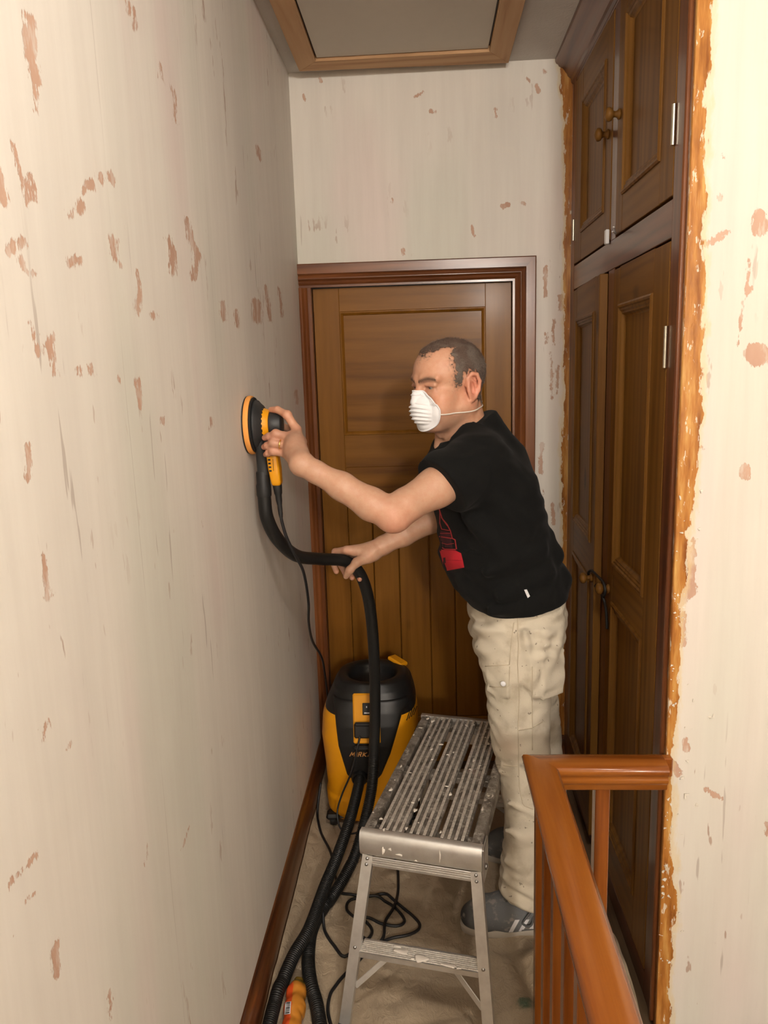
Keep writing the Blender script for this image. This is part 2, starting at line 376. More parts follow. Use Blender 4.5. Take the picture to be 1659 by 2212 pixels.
# back wall with the door opening
capsB = [(a, b, c, d, r, 1.0) for a, b, c, d, r in BB]
vfB = lambda u, v: (XR + .006 - u) - .030 - .020 * np.clip((v - 2.45) / .12, 0, 1)
wall('wall_back', [((0, YB, 0), (1, 0, 0), (0, 0, 1), np.r_[ax(XL, XR, .005), XR], np.r_[ax(1.955, ZC, .005), ZC], capsB, vfB),
                   ((0, YB, 0), (1, 0, 0), (0, 0, 1), np.r_[ax(.345, XR, .005), XR], np.r_[0, ax(.5, 1.955, .005), 1.955], capsB, vfB)],
     [((XL - .1, YB + .0006, 1.955), (XR + .6, YB + .12, ZC)), ((.345, YB + .0006, -.02), (XR + .6, YB + .12, 1.955)), ((XL - .1, YB + .0006, -.02), (-.440, YB + .12, 1.955))], PLASTER)
# wall of the stairwell, facing the camera
capsR = [(a, b, c, d, r, 1.0) for a, b, c, d, r in BR]
vfR = lambda u, v: (u - XW) - .031 - .010 * np.sin(v * 7.0) * np.sin(v * 2.3 + 1) + .012 * np.clip((1.25 - v) / .5, 0, 1)
wall('wall_right', [((0, YW, 0), (1, 0, 0), (0, 0, 1), np.r_[ax(XW, .78, .004), .9, 1.4], np.r_[-1.3, ax(.2, 2.5, .005), ZC], capsR, vfR)],
     [((XW, YW + .0006, -1.3), (1.4, YW + .020, ZC))], PLASTER, -.5)
wall('wall_stairwell', [], [((1.4, -3.5, -1.3), (1.5, YW + .02, ZC))], PLASTER)
wall('wall_rear', [], [((XL - .12, -3.6, -1.3), (1.5, -3.5, ZC))], PLASTER)
CEIL = M('ceiling_paint', .8, spec=.2)
CEIL.col(CEIL.ramp(CEIL.noise(CEIL.pos((1, 1, 1)), 5, 3), [(.3, (.60, .565, .52)), (.7, (.68, .645, .60))]))
CEIL.bump(CEIL.noise(CEIL.pos((1, 1, 1)), 110, 4, .65), .5, .004)
MB().box((XL - .12, -3.6, ZC), (1.5, YB + .12, ZC + .12)).build('ceiling', CEIL.m)['kind'] = 'structure'
FLOORM = wood('floor_boards', (.05, .03, .015), (.12, .075, .04), (.18, .12, .07), 'y', rough=.6, coat=0)
fl = MB().box((XL, -3.5, -.2), (.275, YB + .05, -.002)); fl.box((.275, YW - .07, -.2), (XR + .05, YB + .05, -.002)); fl.box((.275, -3.5, -1.4), (1.4, YW, -1.3))
fl.build('floor', FLOORM)['kind'] = 'structure'
# lower stairs in the well (seen only from elsewhere)
st = thing('staircase', (.84, .9, -1.3)); st['kind'] = 'structure'
for k in range(6):
    MB().box((.29, .2 + .2 * k, -1.3), (1.39, .42 + .2 * k, -.19 - .18 * k), .004).build('stair_tread', W_SKIRT['x'], st)
# skirting board
prof = [(0, 0), (.018, 0), (.018, .092), (.0145, .099), (.0155, .106), (.010, .119), (.005, .131), (.004, .137), (0, .138)]
mb = MB(); mb.prism([(-q, r) for q, r in prof], 0, 6.36, ((XL, -3.48, 0), (-1, 0, 0), (0, 0, 1), (0, 1, 0)))
mb.build('baseboard_left', W_SKIRT['y'], autosmooth=35)['kind'] = 'structure'
mb = MB(); mb.prism(prof, 0, .125, ((.406, YB, 0), (0, -1, 0), (0, 0, 1), (1, 0, 0)))
mb.build('baseboard_back', W_SKIRT['x'], autosmooth=35)['kind'] = 'structure'

# ---- door frame on the back wall
aprof = [(0, 0), (0, .022), (.004, .026), (.036, .026), (.040, .017), (.0435, .015), (.048, .0185), (.054, .0185), (.058, .014), (.0615, .011), (.067, .0125), (.072, .010), (.075, .0065), (.083, .0065), (.083, 0)]
# head, mitred on the right; runs into the left wall
def arch_sec(x, z, du, dz): return np.array([(x + du * i, YB - q, z + dz * i) for i, q in aprof])
ZT = 2.008
MB().sweep([arch_sec(XL, ZT, 0, -1), arch_sec(.406, ZT - .003, -1, -1)]).build('trim_1', W_ARCH['x'], autosmooth=40)['kind'] = 'structure'
MB().sweep([arch_sec(.406, ZT - .003, -1, -1), arch_sec(.404, 0, -1, 0)]).build('trim_2', W_ARCH['z'], autosmooth=40)['kind'] = 'structure'
lp = [(0, 0), (0, .017), (.003, .0185), (.010, .0185), (.014, .014), (.018, .011), (.024, .0125), (.028, .010), (.031, .0065), (.043, .0065), (.043, 0)]
MB().sweep([np.array([(XL + i, YB - q, z) for i, q in lp]) for z in (0, ZT - .084)]).build('trim_3', W_ARCH['z'], autosmooth=40)['kind'] = 'structure'
mb = MB(); mb.box((-.440, YB, 0), (-.418, YB + .1, 1.955), .001); mb.box((.324, YB, 0), (.345, YB + .1, 1.955), .001); mb.box((-.44, YB, 1.926), (.345, YB + .1, 1.955), .001)
mb.build('trim_4', W_ARCH['z'])['kind'] = 'structure'

def mitre(mb, Mf, u0, u1, v0, v1, prof):
    o, U, V, W = [np.array(q, float) for q in Mf]
    secs = []
    for cu, cv, su, sv in ((u0, v0, 1, 1), (u1, v0, -1, 1), (u1, v1, -1, -1), (u0, v1, 1, -1)):
        secs.append(np.array([o + U * (cu + su * i) + V * (cv + sv * i) + W * h for i, h in prof]))
    return mb.sweep(secs, closed_path=True, closed_sec=False)
BIGM = [(-.001, -.003), (-.001, .003), (.004, .006), (.009, .005), (.012, .0005), (.017, .0015), (.021, -.002), (.0255, -.001), (.029, -.006), (.033, -.0105), (.036, -.0115)]
SMALLM = [(-.001, -.002), (.001, .0015), (.005, .002), (.009, -.001), (.012, -.005), (.014, -.008)]
def panel_door(parent, Mf, wd, ht, thick, sl, sr, rails, panels, mats, ax_h, mold, depth=.012, planks=None):
    """stiles, rails, panels and mouldings as children of parent; w = 0 is the face"""
    for a, b in ((0, sl), (wd - sr, wd)):
        MB().box((a, 0, -thick), (b, ht, 0), .0015, Mf).build('stile', mats['z'], parent)
    for a, b in rails:
        MB().box((sl, a, -thick), (wd - sr, b, -.0004), .0012, Mf).build('rail', mats[ax_h], parent)
    for (u0, u1, v0, v1, grain) in panels:
        MB().box((u0 - .004, v0 - .004, -thick + .003), (u1 + .004, v1 + .004, -depth), .001, Mf).build('panel', mats[grain], parent)
        mitre(MB(), Mf, u0, u1, v0, v1, mold).build('moulding', mats['z'], parent, autosmooth=35)

# ---- the plank and panel door
d1 = thing('door_1', (-.047, 2.945, 0)); d1['kind'] = 'structure'
X0 = -.416; Mf = ((X0, 2.928, .006), (1, 0, 0), (0, 0, 1), (0, -1, 0)); WD = .738
panel_door(d1, Mf, WD, 1.917, .035, .097, .096, [(1.831, 1.917), (1.243, 1.368), (1.118, 1.243), (0, .2)],
           [(.097, WD - .096, 1.368, 1.831, 'x')], W_DOOR, 'x', SMALLM, .009)
pe = [-.320, -.222, -.121, .0, .099, .227]
for a, b in zip(pe[:-1], pe[1:]):
    MB().box((a - X0 + .0012, .2, -.03), (b - X0 - .0012, 1.118, -.007), .003, Mf).build('plank', W_DOOR['z'], d1)
MB().box((.09, .19, -.036), (WD - .09, 1.12, -.0305), 0, Mf).build('backing_board', W_DOOR['z'], d1)

# ================================================================ BUILT-IN CUPBOARD (right)
cup = thing('built_in_cupboard', (XR, 2.27, 0), 'tall built-in pine cupboard with panelled doors and dark red frame beside the back wall', 'cupboard')
Wm = (-1, 0, 0)
CF = ((XR, 2.9, 0), (0, -1, 0), (0, 0, 1), Wm)     # u runs from the back wall towards the camera
u = lambda y: 2.9 - y
def fbox(name, y0, y1, z0, z1, mat, w0=-.03, w1=0.0, c=.0015): return MB().box((u(max(y0, y1)), z0, w0), (u(min(y0, y1)), z1, w1), c, CF).build(name, mat, cup)
fbox('frame_stile', 1.642, 1.740, 0, 2.60, W_FRAME['z'])
MB().prism([(0, 0), (0, .010), (.004, .013), (.009, .012), (.012, .007), (.014, 0)], .02, 2.59, ((XR, 1.642, 0), (0, 1, 0), (-1, 0, 0), (0, 0, 1))).build('frame_bead', W_ARCH['z'], cup, autosmooth=50)
fbox('frame_stile', 2.838, 2.899, 0, 2.60, W_FRAME['z'])
fbox('frame_rail', 1.740, 2.838, 1.878, 1.958, W_FRAME['y'], w1=-.0005)
fbox('frame_rail', 1.740, 2.838, 2.565, 2.605, W_FRAME['y'], w1=-.0005)
fbox('plinth', 1.740, 2.838, 0, .07, W_FRAME['y'], w1=-.0005)
fbox('frame_mullion', 2.243, 2.302, 1.958, 2.565, W_FRAME['z'], w1=-.001)
fbox('frame_mullion', 2.243, 2.312, .07, 1.878, W_FRAME['z'], w1=-.001)
MB().box((XR + .031, 1.645, 0), (XR + .06, 2.9, 2.655)).build('carcass', W_FRAME['z'], cup)
cprof = [(0, 2.572), (.007, 2.577), (.009, 2.590), (.019, 2.598), (.022, 2.606), (.026, 2.610), (.036, 2.624), (.050, 2.631), (.053, 2.637), (.060, 2.641), (.063, 2.648), (.063, 2.6565), (0, 2.6565)]
MB().prism([(q, z) for q, z in cprof], 0, 1.255, ((XR, 1.643, 0), (-1, 0, 0), (0, 0, 1), (0, 1, 0))).build('cornice', W_FRAME['y'], cup, autosmooth=40)
def cdoor(y_far, y_near, z0, z1, panels, open_deg=0.0, sl=.07, sr=.075, rails=()):
    d = bpy.data.objects.new('cupboard_door', None); link(d); d.parent = cup; d.empty_display_size = .05
    d.location = Vector((0, (y_far + y_near) / 2 - 2.27, z0)); 
    a = math.radians(open_deg)
    Mf = ((XR - .001, y_far - .0015, z0 + .002), (-math.sin(a), -math.cos(a), 0), (0, 0, 1), (-math.cos(a), math.sin(a), 0))
    wd = y_far - y_near - .003
    panel_door(d, Mf, wd, z1 - z0 - .004, .024, sl, sr, [(a_ - z0, b_ - z0) for a_, b_ in rails], [(p[0], p[1], p[2] - z0, p[3] - z0, 'z') for p in panels], W_CUP, 'y', BIGM, .012)
    return d, Mf
def knob(parent, Mf, uu, vv):
    o, U, V, W = [np.array(q, float) for q in Mf]
    MB().lathe([(0, 0), (.013, 0), (.014, .004), (.009, .008), (.0075, .013), (.009, .018), (.0155, .022), (.018, .028), (.017, .034), (.010, .039), (0, .041)], o + U * uu + V * vv, W, 20).build('knob', W_CUP['x'], parent, smooth=True)
def hinge(parent, Mf, uu, v0, v1):
    o, U, V, W = [np.array(q, float) for q in Mf]
    MB().lathe([(0, 0), (.0045, 0), (.0045, v1 - v0), (0, v1 - v0)], o + U * uu + V * v0 + W * .003, V, 10).build('hinge', BRASS, parent, autosmooth=40)
dA, MA = cdoor(2.240, 1.742, 1.962, 2.562, [(.07, .401, 2.055, 2.497)], rails=[(1.962, 2.055), (2.497, 2.562)], sr=.094)
knob(dA, MA, .022, .305); hinge(dA, MA, .497, .10, .18)
dB, MBf = cdoor(2.836, 2.304, 1.962, 2.562, [(.118, .452, 2.050, 2.462)], rails=[(1.962, 2.050), (2.462, 2.562)], sl=.118, sr=.077)
knob(dB, MBf, .492, .29); hinge(dB, MBf, 0, .08, .15)
dC, MC = cdoor(2.240, 1.742, .072, 1.874, [(.065, .380, 1.038, 1.772), (.065, .380, .20, .928)], rails=[(.072, .20), (.928, 1.038), (1.772, 1.872)], sl=.065, sr=.115)
knob(dC, MC, .03, .885); hinge(dC, MC, .497, 1.53, 1.62)
dD, MDf = cdoor(2.836, 2.316, .072, 1.874, [(.085, .440, 1.055, 1.770), (.085, .440, .20, .940)], open_deg=2.4, rails=[(.072, .20), (.940, 1.055), (1.770, 1.872)], sl=.085, sr=.077)
knob(dD, MDf, .49, .88)

# ================================================================ LOFT HATCH
ht = thing('loft_hatch', (-.055, 2.38, 2.64), 'white loft hatch panel in a bare pine frame on the ceiling', 'loft hatch')
oX0, oX1, iX0, iX1 = -.412, .304, -.346, .232; oY0, oY1, iY0, iY1 = 1.86, 2.838, 1.93, 2.748
zb, zt = 2.634, 2.6565
def flat(poly, mat): MB().prism(poly, 0, zt - zb, ((0, 0, zb), (1, 0, 0), (0, 1, 0), (0, 0, 1))).build('frame_board', mat, ht, bevel=.0015)
flat([(oX0, oY0), (iX0, iY0), (iX0, iY1), (oX0, oY1 - .012)], W_RAW['y'])
flat([(oX1, oY0), (oX1, oY1 + .014), (iX1, iY1), (iX1, iY0)], W_RAW['y'])
flat([(oX0, oY1 - .0125), (iX0 + .0005, iY1 + .0005), (iX1 - .0005, iY1 + .0005), (oX1, oY1 + .0135)], W_RAW['x'])
flat([(oX0, oY0 - .0005), (oX1, oY0 - .0005), (iX1, iY0 - .0005), (iX0, iY0 - .0005)], W_RAW['x'])
HP = plain('hatch_panel_paint', (.60, .55, .47), .6, var=.03, bump=.05, bscale=200)
MB().box((iX0 + .006, iY0 + .006, 2.643), (iX1 - .006, iY1 - .006, 2.653), .001).build('hatch_panel', HP, ht)
MB().box((iX0 - .004, iY0 - .004, 2.6535), (iX1 + .004, iY1 + .004, 2.6560)).build('gap_shade_sheet', BLACKP, ht)  # black sheet standing in for the shade in the gap round the panel

# ================================================================ BALUSTRADE
bal = thing('balustrade', (.243, 1.0, 0), 'orange varnished wooden balustrade turning a corner at the stairwell edge', 'banister')
ZR = .752
hp = [(-.027, 0), (-.014, .0022), (.014, .0022), (.027, 0), (.034, -.004), (.037, -.011), (.035, -.018), (.030, -.0215), (.0285, -.025), (.031, -.030), (.0315, -.036), (.028, -.042), (.024, -.046), (.0235, -.055), (.020, -.060), (-.020, -.060),
      (-.0235, -.055), (-.024, -.046), (-.028, -.042), (-.0315, -.036), (-.031, -.030), (-.0285, -.025), (-.030, -.0215), (-.035, -.018), (-.037, -.011), (-.034, -.004)]
XB, YR = .238, 1.578
def rail_sec(x, y, dx, dy): return np.array([(x + dx * a, y + dy * a, ZR + b) for a, b in hp])
mb = MB(); ys = np.r_[-.6, YR]
mb.sweep([rail_sec(XB, .0, 1, 0), rail_sec(XB, YR, 1, -1)]).build('handrail', W_RAIL['y'], bal, autosmooth=50)
MB().sweep([rail_sec(XB, YR, 1, -1), rail_sec(.510, YR, 0, -1)]).build('handrail', W_RAIL['x'], bal, autosmooth=50)
MB().box((.498, 1.600, ZR - .055), (.536, 1.6205, ZR - .008), .003).build('wall_block', W_RAIL['x'], bal)
for k in range(14):
    y = YR - .118 * k
    MB().box((XB + .005 - .016, y - .016, 0), (XB + .005 + .016, y + .016, ZR - .058), .002).build('baluster', W_RAIL['z'], bal)
for x in (.372,):
    MB().box((x - .015, YR - .016, 0), (x + .017, YR + .016, ZR - .058), .002).build('baluster', W_RAIL['z'], bal)
# ================================================================ SIGNED DISTANCE MODELLING
class Vol:
    def __init__(s, xs, ys, zs):
        s.ax = [np.asarray(a, np.float32) for a in (xs, ys, zs)]
        s.D = np.full(tuple(len(a) for a in s.ax), .05, np.float32)
    def win(s, lo, hi):
        sl = []
        for a, l, h in zip(s.ax, lo, hi):
            i0 = max(0, int(np.searchsorted(a, l)) - 1); i1 = min(len(a), int(np.searchsorted(a, h)) + 1)
            if i1 - i0 < 1: return None
            sl.append(slice(i0, i1))
        x = s.ax[0][sl[0]][:, None, None]; y = s.ax[1][sl[1]][None, :, None]; z = s.ax[2][sl[2]][None, None, :]
        return tuple(sl), x, y, z
    @staticmethod
    def smin(a, b, k):
        if k <= 0: return np.minimum(a, b)
        h = np.maximum(k - np.abs(a - b), 0) / k
        return np.minimum(a, b) - h * h * k * .25
    def apply(s, lo, hi, fn, k, op):
        w = s.win(np.array(lo) - k - .012, np.array(hi) + k + .012)
        if w is None: return
        sl, x, y, z = w; d = fn(x, y, z).astype(np.float32); A = s.D[sl]
        if op == 'add': s.D[sl] = s.smin(A, d, k)
        elif op == 'sub': s.D[sl] = -s.smin(-A, d, k)
        elif op == 'int': s.D[sl] = -s.smin(-A, -d, k)
    def cap(s, a, b, ra, rb=None, k=.01, op='add', sq=None):
        """round cone; sq=(axis vector, factor) flattens it along an axis"""
        rb = ra if rb is None else rb
        a = np.array(a, float); b = np.array(b, float); e = b - a; L2 = max(e @ e, 1e-10); r = max(ra, rb)
        if sq is not None: n = np.array(sq[0], float); n /= np.linalg.norm(n); f = 1 / sq[1] - 1
        def fn(x, y, z):
            px, py, pz = x - a[0], y - a[1], z - a[2]
            t = np.clip((px * e[0] + py * e[1] + pz * e[2]) / L2, 0, 1)
            qx, qy, qz = px - t * e[0], py - t * e[1], pz - t * e[2]
            if sq is not None:
                m = (qx * n[0] + qy * n[1] + qz * n[2]) * f
                qx, qy, qz = qx + m * n[0], qy + m * n[1], qz + m * n[2]
            return np.sqrt(qx * qx + qy * qy + qz * qz) - (ra + (rb - ra) * t)
        s.apply(np.minimum(a, b) - r, np.maximum(a, b) + r, fn, k, op)
    def chain(s, pts, rs, k=.01, op='add', sq=None):
        for i in range(len(pts) - 1): s.cap(pts[i], pts[i + 1], rs[i], rs[i + 1], k, op, sq)
    def ell(s, c, r, k=.01, op='add', R=None):
        """ellipsoid; R = 3 unit axes as rows"""
        c = np.array(c, float); r = np.array(r, float); R = np.eye(3) if R is None else np.array(R, float)
        ext = np.sqrt(((R * r[:, None]) ** 2).sum(0))
        def fn(x, y, z):
            p = [x - c[0], y - c[1], z - c[2]]
            l = [p[0] * R[i, 0] + p[1] * R[i, 1] + p[2] * R[i, 2] for i in range(3)]
            k0 = np.sqrt(sum((l[i] / r[i]) ** 2 for i in range(3))); k1 = np.sqrt(sum((l[i] / r[i] ** 2) ** 2 for i in range(3)))
            return k0 * (k0 - 1) / np.maximum(k1, 1e-6)
        s.apply(c - ext, c + ext, fn, k, op)
    def box(s, c, h, rad=.005, k=.005, op='add', R=None):
        c = np.array(c, float); h = np.array(h, float); R = np.eye(3) if R is None else np.array(R, float)
        ext = (np.abs(R) * h[:, None]).sum(0)
        def fn(x, y, z):
            p = [x - c[0], y - c[1], z - c[2]]
            q = [np.abs(p[0] * R[i, 0] + p[1] * R[i, 1] + p[2] * R[i, 2]) - h[i] + rad for i in range(3)]
            o = np.sqrt(sum(np.maximum(v, 0) ** 2 for v in q)); return o + np.minimum(np.maximum(np.maximum(q[0], q[1]), q[2]), 0) - rad
        s.apply(c - ext, c + ext, fn, k, op)
    def plane(s, p, n, lo, hi, k=.004, op='int'):
        """op int keeps the side opposite to n, only inside the window"""
        p = np.array(p, float); n = np.array(n, float); n /= np.linalg.norm(n)
        w = s.win(lo, hi); sl, x, y, z = w; d = ((x - p[0]) * n[0] + (y - p[1]) * n[1] + (z - p[2]) * n[2]).astype(np.float32)
        s.D[sl] = -s.smin(-s.D[sl], -d, k)
    def torus(s, c, axis, R_, r, k=.004, op='add'):
        c = np.array(c, float); n = np.array(axis, float); n /= np.linalg.norm(n)
        def fn(x, y, z):
            px, py, pz = x - c[0], y - c[1], z - c[2]; h = px * n[0] + py * n[1] + pz * n[2]
            rr = np.sqrt(np.maximum(px * px + py * py + pz * pz - h * h, 0)); return np.sqrt((rr - R_) ** 2 + h * h) - r
        s.apply(c - R_ - r, c + R_ + r, fn, k, op)
    def mesh(s):
        D = s.D; sg = D < 0
        n0, n1, n2 = [k - 1 for k in D.shape]
        cnt = np.zeros((n0, n1, n2), np.uint8)
        for i in (0, 1):
            for j in (0, 1):
                for k in (0, 1): cnt += sg[i:i + n0, j:j + n1, k:k + n2]
        act = (cnt > 0) & (cnt < 8); ii = np.argwhere(act)
        vid = np.full(act.shape, -1, np.int32); vid[act] = np.arange(len(ii))
        val = {}
        for c in range(8): val[c] = D[ii[:, 0] + (c & 1), ii[:, 1] + (c >> 1 & 1), ii[:, 2] + (c >> 2 & 1)]
        acc = np.zeros((len(ii), 3)); num = np.zeros(len(ii))
        for c in range(8):
            for a in range(3):
                if c >> a & 1: continue
                d = c | 1 << a; m = (val[c] < 0) != (val[d] < 0)
                t = val[c][m] / (val[c][m] - val[d][m]); p = np.array([(c >> q & 1) for q in range(3)], float) + np.zeros((m.sum(), 3)); p[:, a] = t
                acc[m] += p; num[m] += 1
        fr = acc / num[:, None]; V = np.empty_like(fr)
        for a in range(3):
            A = s.ax[a]; i = ii[:, a]; V[:, a] = A[i] + fr[:, a] * (A[i + 1] - A[i])
        F = []
        for a in range(3):
            b, c = (a + 1) % 3, (a + 2) % 3
            s0 = [slice(None)] * 3; s1 = [slice(None)] * 3; s0[a] = slice(0, -1); s1[a] = slice(1, None)
            for q in (b, c): s0[q] = slice(1, -1); s1[q] = slice(1, -1)
            x0, x1 = sg[tuple(s0)], sg[tuple(s1)]; e = np.argwhere(x0 != x1); e[:, b] += 1; e[:, c] += 1
            inside0 = sg[e[:, 0], e[:, 1], e[:, 2]]
            def cell(db, dc):
                q = e.copy(); q[:, b] -= db; q[:, c] -= dc; return vid[q[:, 0], q[:, 1], q[:, 2]]
            Q = np.stack([cell(1, 1), cell(0, 1), cell(0, 0), cell(1, 0)], 1)
            Q[~inside0] = Q[~inside0][:, ::-1]; F.append(Q)
        F = np.vstack(F); F = F[(F >= 0).all(1)]
        return V, F
def relax(V, F, it=2, lam=.5):
    E = np.vstack([F[:, [0, 1]], F[:, [1, 2]], F[:, [2, 3]], F[:, [3, 0]]]); E = np.vstack([E, E[:, ::-1]])
    deg = np.bincount(E[:, 0], minlength=len(V))
    for i in range(it):
        l = lam if i % 2 == 0 else -lam * 1.03
        m = np.stack([np.bincount(E[:, 0], V[E[:, 1], a], len(V)) for a in range(3)], 1) / np.maximum(deg, 1)[:, None]
        V = V + l * (m - V)
    return V
def normals(V, F):
    n = np.cross(V[F[:, 2]] - V[F[:, 0]], V[F[:, 3]] - V[F[:, 1]]); N = np.zeros_like(V)
    for k in range(4):
        for a in range(3): N[:, a] += np.bincount(F[:, k], n[:, a], len(V))
    return N / np.maximum(np.linalg.norm(N, axis=1), 1e-12)[:, None]
def compact(V, F):
    u, inv = np.unique(F, return_inverse=True); return u, V[u], inv.reshape(F.shape)
def mesh_obj(name, V, F, mat, parent=None, attrs=None, smooth=True, label=None):
    org = np.array(wloc(parent)) if parent is not None else np.array([(V[:, 0].min() + V[:, 0].max()) / 2, (V[:, 1].min() + V[:, 1].max()) / 2, V[:, 2].min()])
    me = bpy.data.meshes.new(name)
    me.vertices.add(len(V)); me.vertices.foreach_set('co', (V - org).astype(np.float32).ravel())
    k = F.shape[1]; me.loops.add(F.size); me.loops.foreach_set('vertex_index', F.astype(np.int32).ravel())
    me.polygons.add(len(F)); me.polygons.foreach_set('loop_start', np.arange(0, F.size, k)); me.polygons.foreach_set('loop_total', np.full(len(F), k))
    me.update(calc_edges=True)
    for nm, arr in (attrs or {}).items():
        arr = np.asarray(arr, np.float32)
        if arr.ndim == 2:
            at = me.color_attributes.new(nm, 'FLOAT_COLOR', 'POINT'); at.data.foreach_set('color', np.c_[arr, np.ones(len(arr))].astype(np.float32).ravel())
        else: at = me.attributes.new(nm, 'FLOAT', 'POINT'); at.data.foreach_set('value', arr)
    if smooth: me.polygons.foreach_set('use_smooth', np.ones(len(F), bool))
    me.materials.append(mat); me.validate()
    o = bpy.data.objects.new(name, me); link(o)
    if parent is not None: o.parent = parent
    else: o.location = org
    if label: o['label'] = label
    return o
def steps(*seg):
    """axis from (start, end, step) pieces"""
    return np.concatenate([np.arange(a, b, h) for a, b, h in seg] + [[seg[-1][1]]])
def blob(V, c, r): return np.exp(-((V - np.array(c)) ** 2).sum(1) / (r * r))
def sstep(x, a, b):
    t = np.clip((x - a) / (b - a), 0, 1); return t * t * (3 - 2 * t)
_rs = np.random.RandomState(7)
_lat = _rs.rand(64, 64, 64).astype(np.float32)
def vnoise(P, sc):
    """value noise at points"""
    Q = P * sc; i = np.floor(Q).astype(int); f = Q - i; f = f * f * (3 - 2 * f); o = 0
    for a in (0, 1):
        for b in (0, 1):
            for c in (0, 1):
                wgt = (f[:, 0] if a else 1 - f[:, 0]) * (f[:, 1] if b else 1 - f[:, 1]) * (f[:, 2] if c else 1 - f[:, 2])
                o = o + wgt * _lat[(i[:, 0] + a) % 64, (i[:, 1] + b) % 64, (i[:, 2] + c) % 64]
    return o - .5
# ================================================================ THE MAN WITH THE SANDER
def vcol_mat(name, rough=.5, sss=0.0, bump=None, spec=.4):
    m = M(name, rough, spec=spec)
    a = m.attr('tone').outputs['Color']
    return m, a
SK, a_ = vcol_mat('skin', .48, spec=.45)
P_ = SK.pos((1, 1, 1))
c_ = SK.mix(SK.math('MULTIPLY', SK.rng(SK.noise(P_, 70, 4, .6), .35, .7), .38), a_, SK.mix(1.0, a_, (.86, .60, .52), 'MULTIPLY'))
c_ = SK.mix(SK.math('MULTIPLY', SK.rng(SK.noise(P_, 420, 2, .5), .55, .75), .10), c_, SK.mix(1.0, a_, (.6, .42, .34), 'MULTIPLY'))
SK.col(c_); SK.bump(SK.math('ADD', SK.noise(P_, 420, 3, .6), SK.math('MULTIPLY', SK.noise(P_, 90, 3), .8)), .22, .0012)
SK.b.inputs['Subsurface Weight'].default_value = .12; SK.b.inputs['Subsurface Radius'].default_value = (.012, .004, .002); SK.b.inputs['Subsurface Scale'].default_value = .6
HR, a_ = vcol_mat('short_hair', .6, spec=.3)
HR.col(HR.mix(HR.rng(HR.noise(HR.pos((1, 1, 1)), 600, 3, .6), .3, .7), HR.mix(1.0, a_, (.5, .5, .5), 'MULTIPLY'), a_)); HR.bump(HR.noise(HR.pos((1, 1, 1)), 700, 3, .7), .8, .003)

person = thing('person', (.25, 2.1, 0), 'man in black t-shirt, stained cream trousers and white dust mask leaning to sand the wall', 'person')
HC = np.array([.058, 2.04, 1.578]); ya = math.radians(36)
HF = np.array([-math.cos(ya), -math.sin(ya), 0]); HL = np.array([math.sin(ya), -math.cos(ya), 0]); HZ = np.array([0, 0, 1.])
tl = math.radians(4)
HF, HZ = HF * math.cos(tl) - HZ * math.sin(tl), HZ * math.cos(tl) + HF * math.sin(tl)
HR3 = np.array([HF, HL, HZ])
def hw(x, y, z): return HC + HF * x + HL * y + HZ * z
B = Vol(steps((-.44, .02, .0022), (.02, .17, .0026), (.17, .44, .007)), steps((1.72, 2.36, .0025)), steps((.06, .98, .014), (.98, 1.30, .0026), (1.30, 1.72, .0023)))
# --- torso, pelvis, legs (under the clothes)
B.chain([(.247, 2.10, .93), (.20, 2.095, 1.08), (.165, 2.075, 1.25), (.13, 2.07, 1.34)], [.10, .095, .105, .085], .06)
B.chain([(.125, 1.965, 1.372), (.115, 2.07, 1.39), (.085, 2.20, 1.372)], [.042, .055, .042], .02)
for pts in (((.24, 2.02, .90), (.245, 2.0, .52), (.285, 1.995, .10)), ((.255, 2.18, .90), (.31, 2.24, .50), (.375, 2.28, .10))): B.chain(pts, [.075, .052, .036], .05)
# --- left arm
Sh, El, Wr = np.array([.128, 1.925, 1.375]), np.array([-.089, 1.778, 1.281]), np.array([-.303, 1.806, 1.402])
mid = (Sh + El) / 2
B.chain([Sh, mid + (0, 0, .002), Sh * .15 + El * .85, El], [.050, .0490, .0405, .037], .015)
fd = (Wr - El)
B.chain([El, El + fd * .22 + (0, 0, -.004), El + fd * .55, El + fd * .85, Wr], [.0365, .0385, .0325, .0255, .0250], .015)
B.cap(El + (.012, -.004, -.014), El + (.006, -.004, -.014), .028, .028, .025)
# --- left hand
mc = [(-.328, 1.905, 1.477), (-.341, 1.887, 1.461), (-.347, 1.883, 1.440), (-.352, 1.886, 1.419)]
for p in mc: B.cap(Wr + (0, .004, .0), p, .0225, .0125, .016)
B.ell((-.328, 1.868, 1.436), (.022, .026, .032), .018)
fing = [[mc[0], (-.351, 1.914, 1.514), (-.379, 1.934, 1.527), (-.398, 1.949, 1.5265)],
        [mc[1], (-.378, 1.890, 1.469), (-.397, 1.897, 1.463), (-.410, 1.906, 1.459)],
        [mc[2], (-.385, 1.886, 1.447), (-.403, 1.895, 1.440), (-.413, 1.906, 1.436)],
        [mc[3], (-.387, 1.890, 1.4255), (-.403, 1.900, 1.420), (-.411, 1.910, 1.416)]]
for f, s_ in zip(fing, (1, 1, .98, .88)): B.chain(f, [.0118 * s_, .0102 * s_, .0092 * s_, .0080 * s_], .004)
for f in fing:
    for q in f[:2]: B.cap(np.array(q) + (0, -.0015, .001), np.array(q) + (0, -.0015, .001), .0112, .0112, .006)
B.chain([(-.312, 1.845, 1.416), (-.322, 1.922, 1.445), (-.348, 1.974, 1.470), (-.380, 1.985, 1.481)], [.022, .0135, .0115, .009], .012)
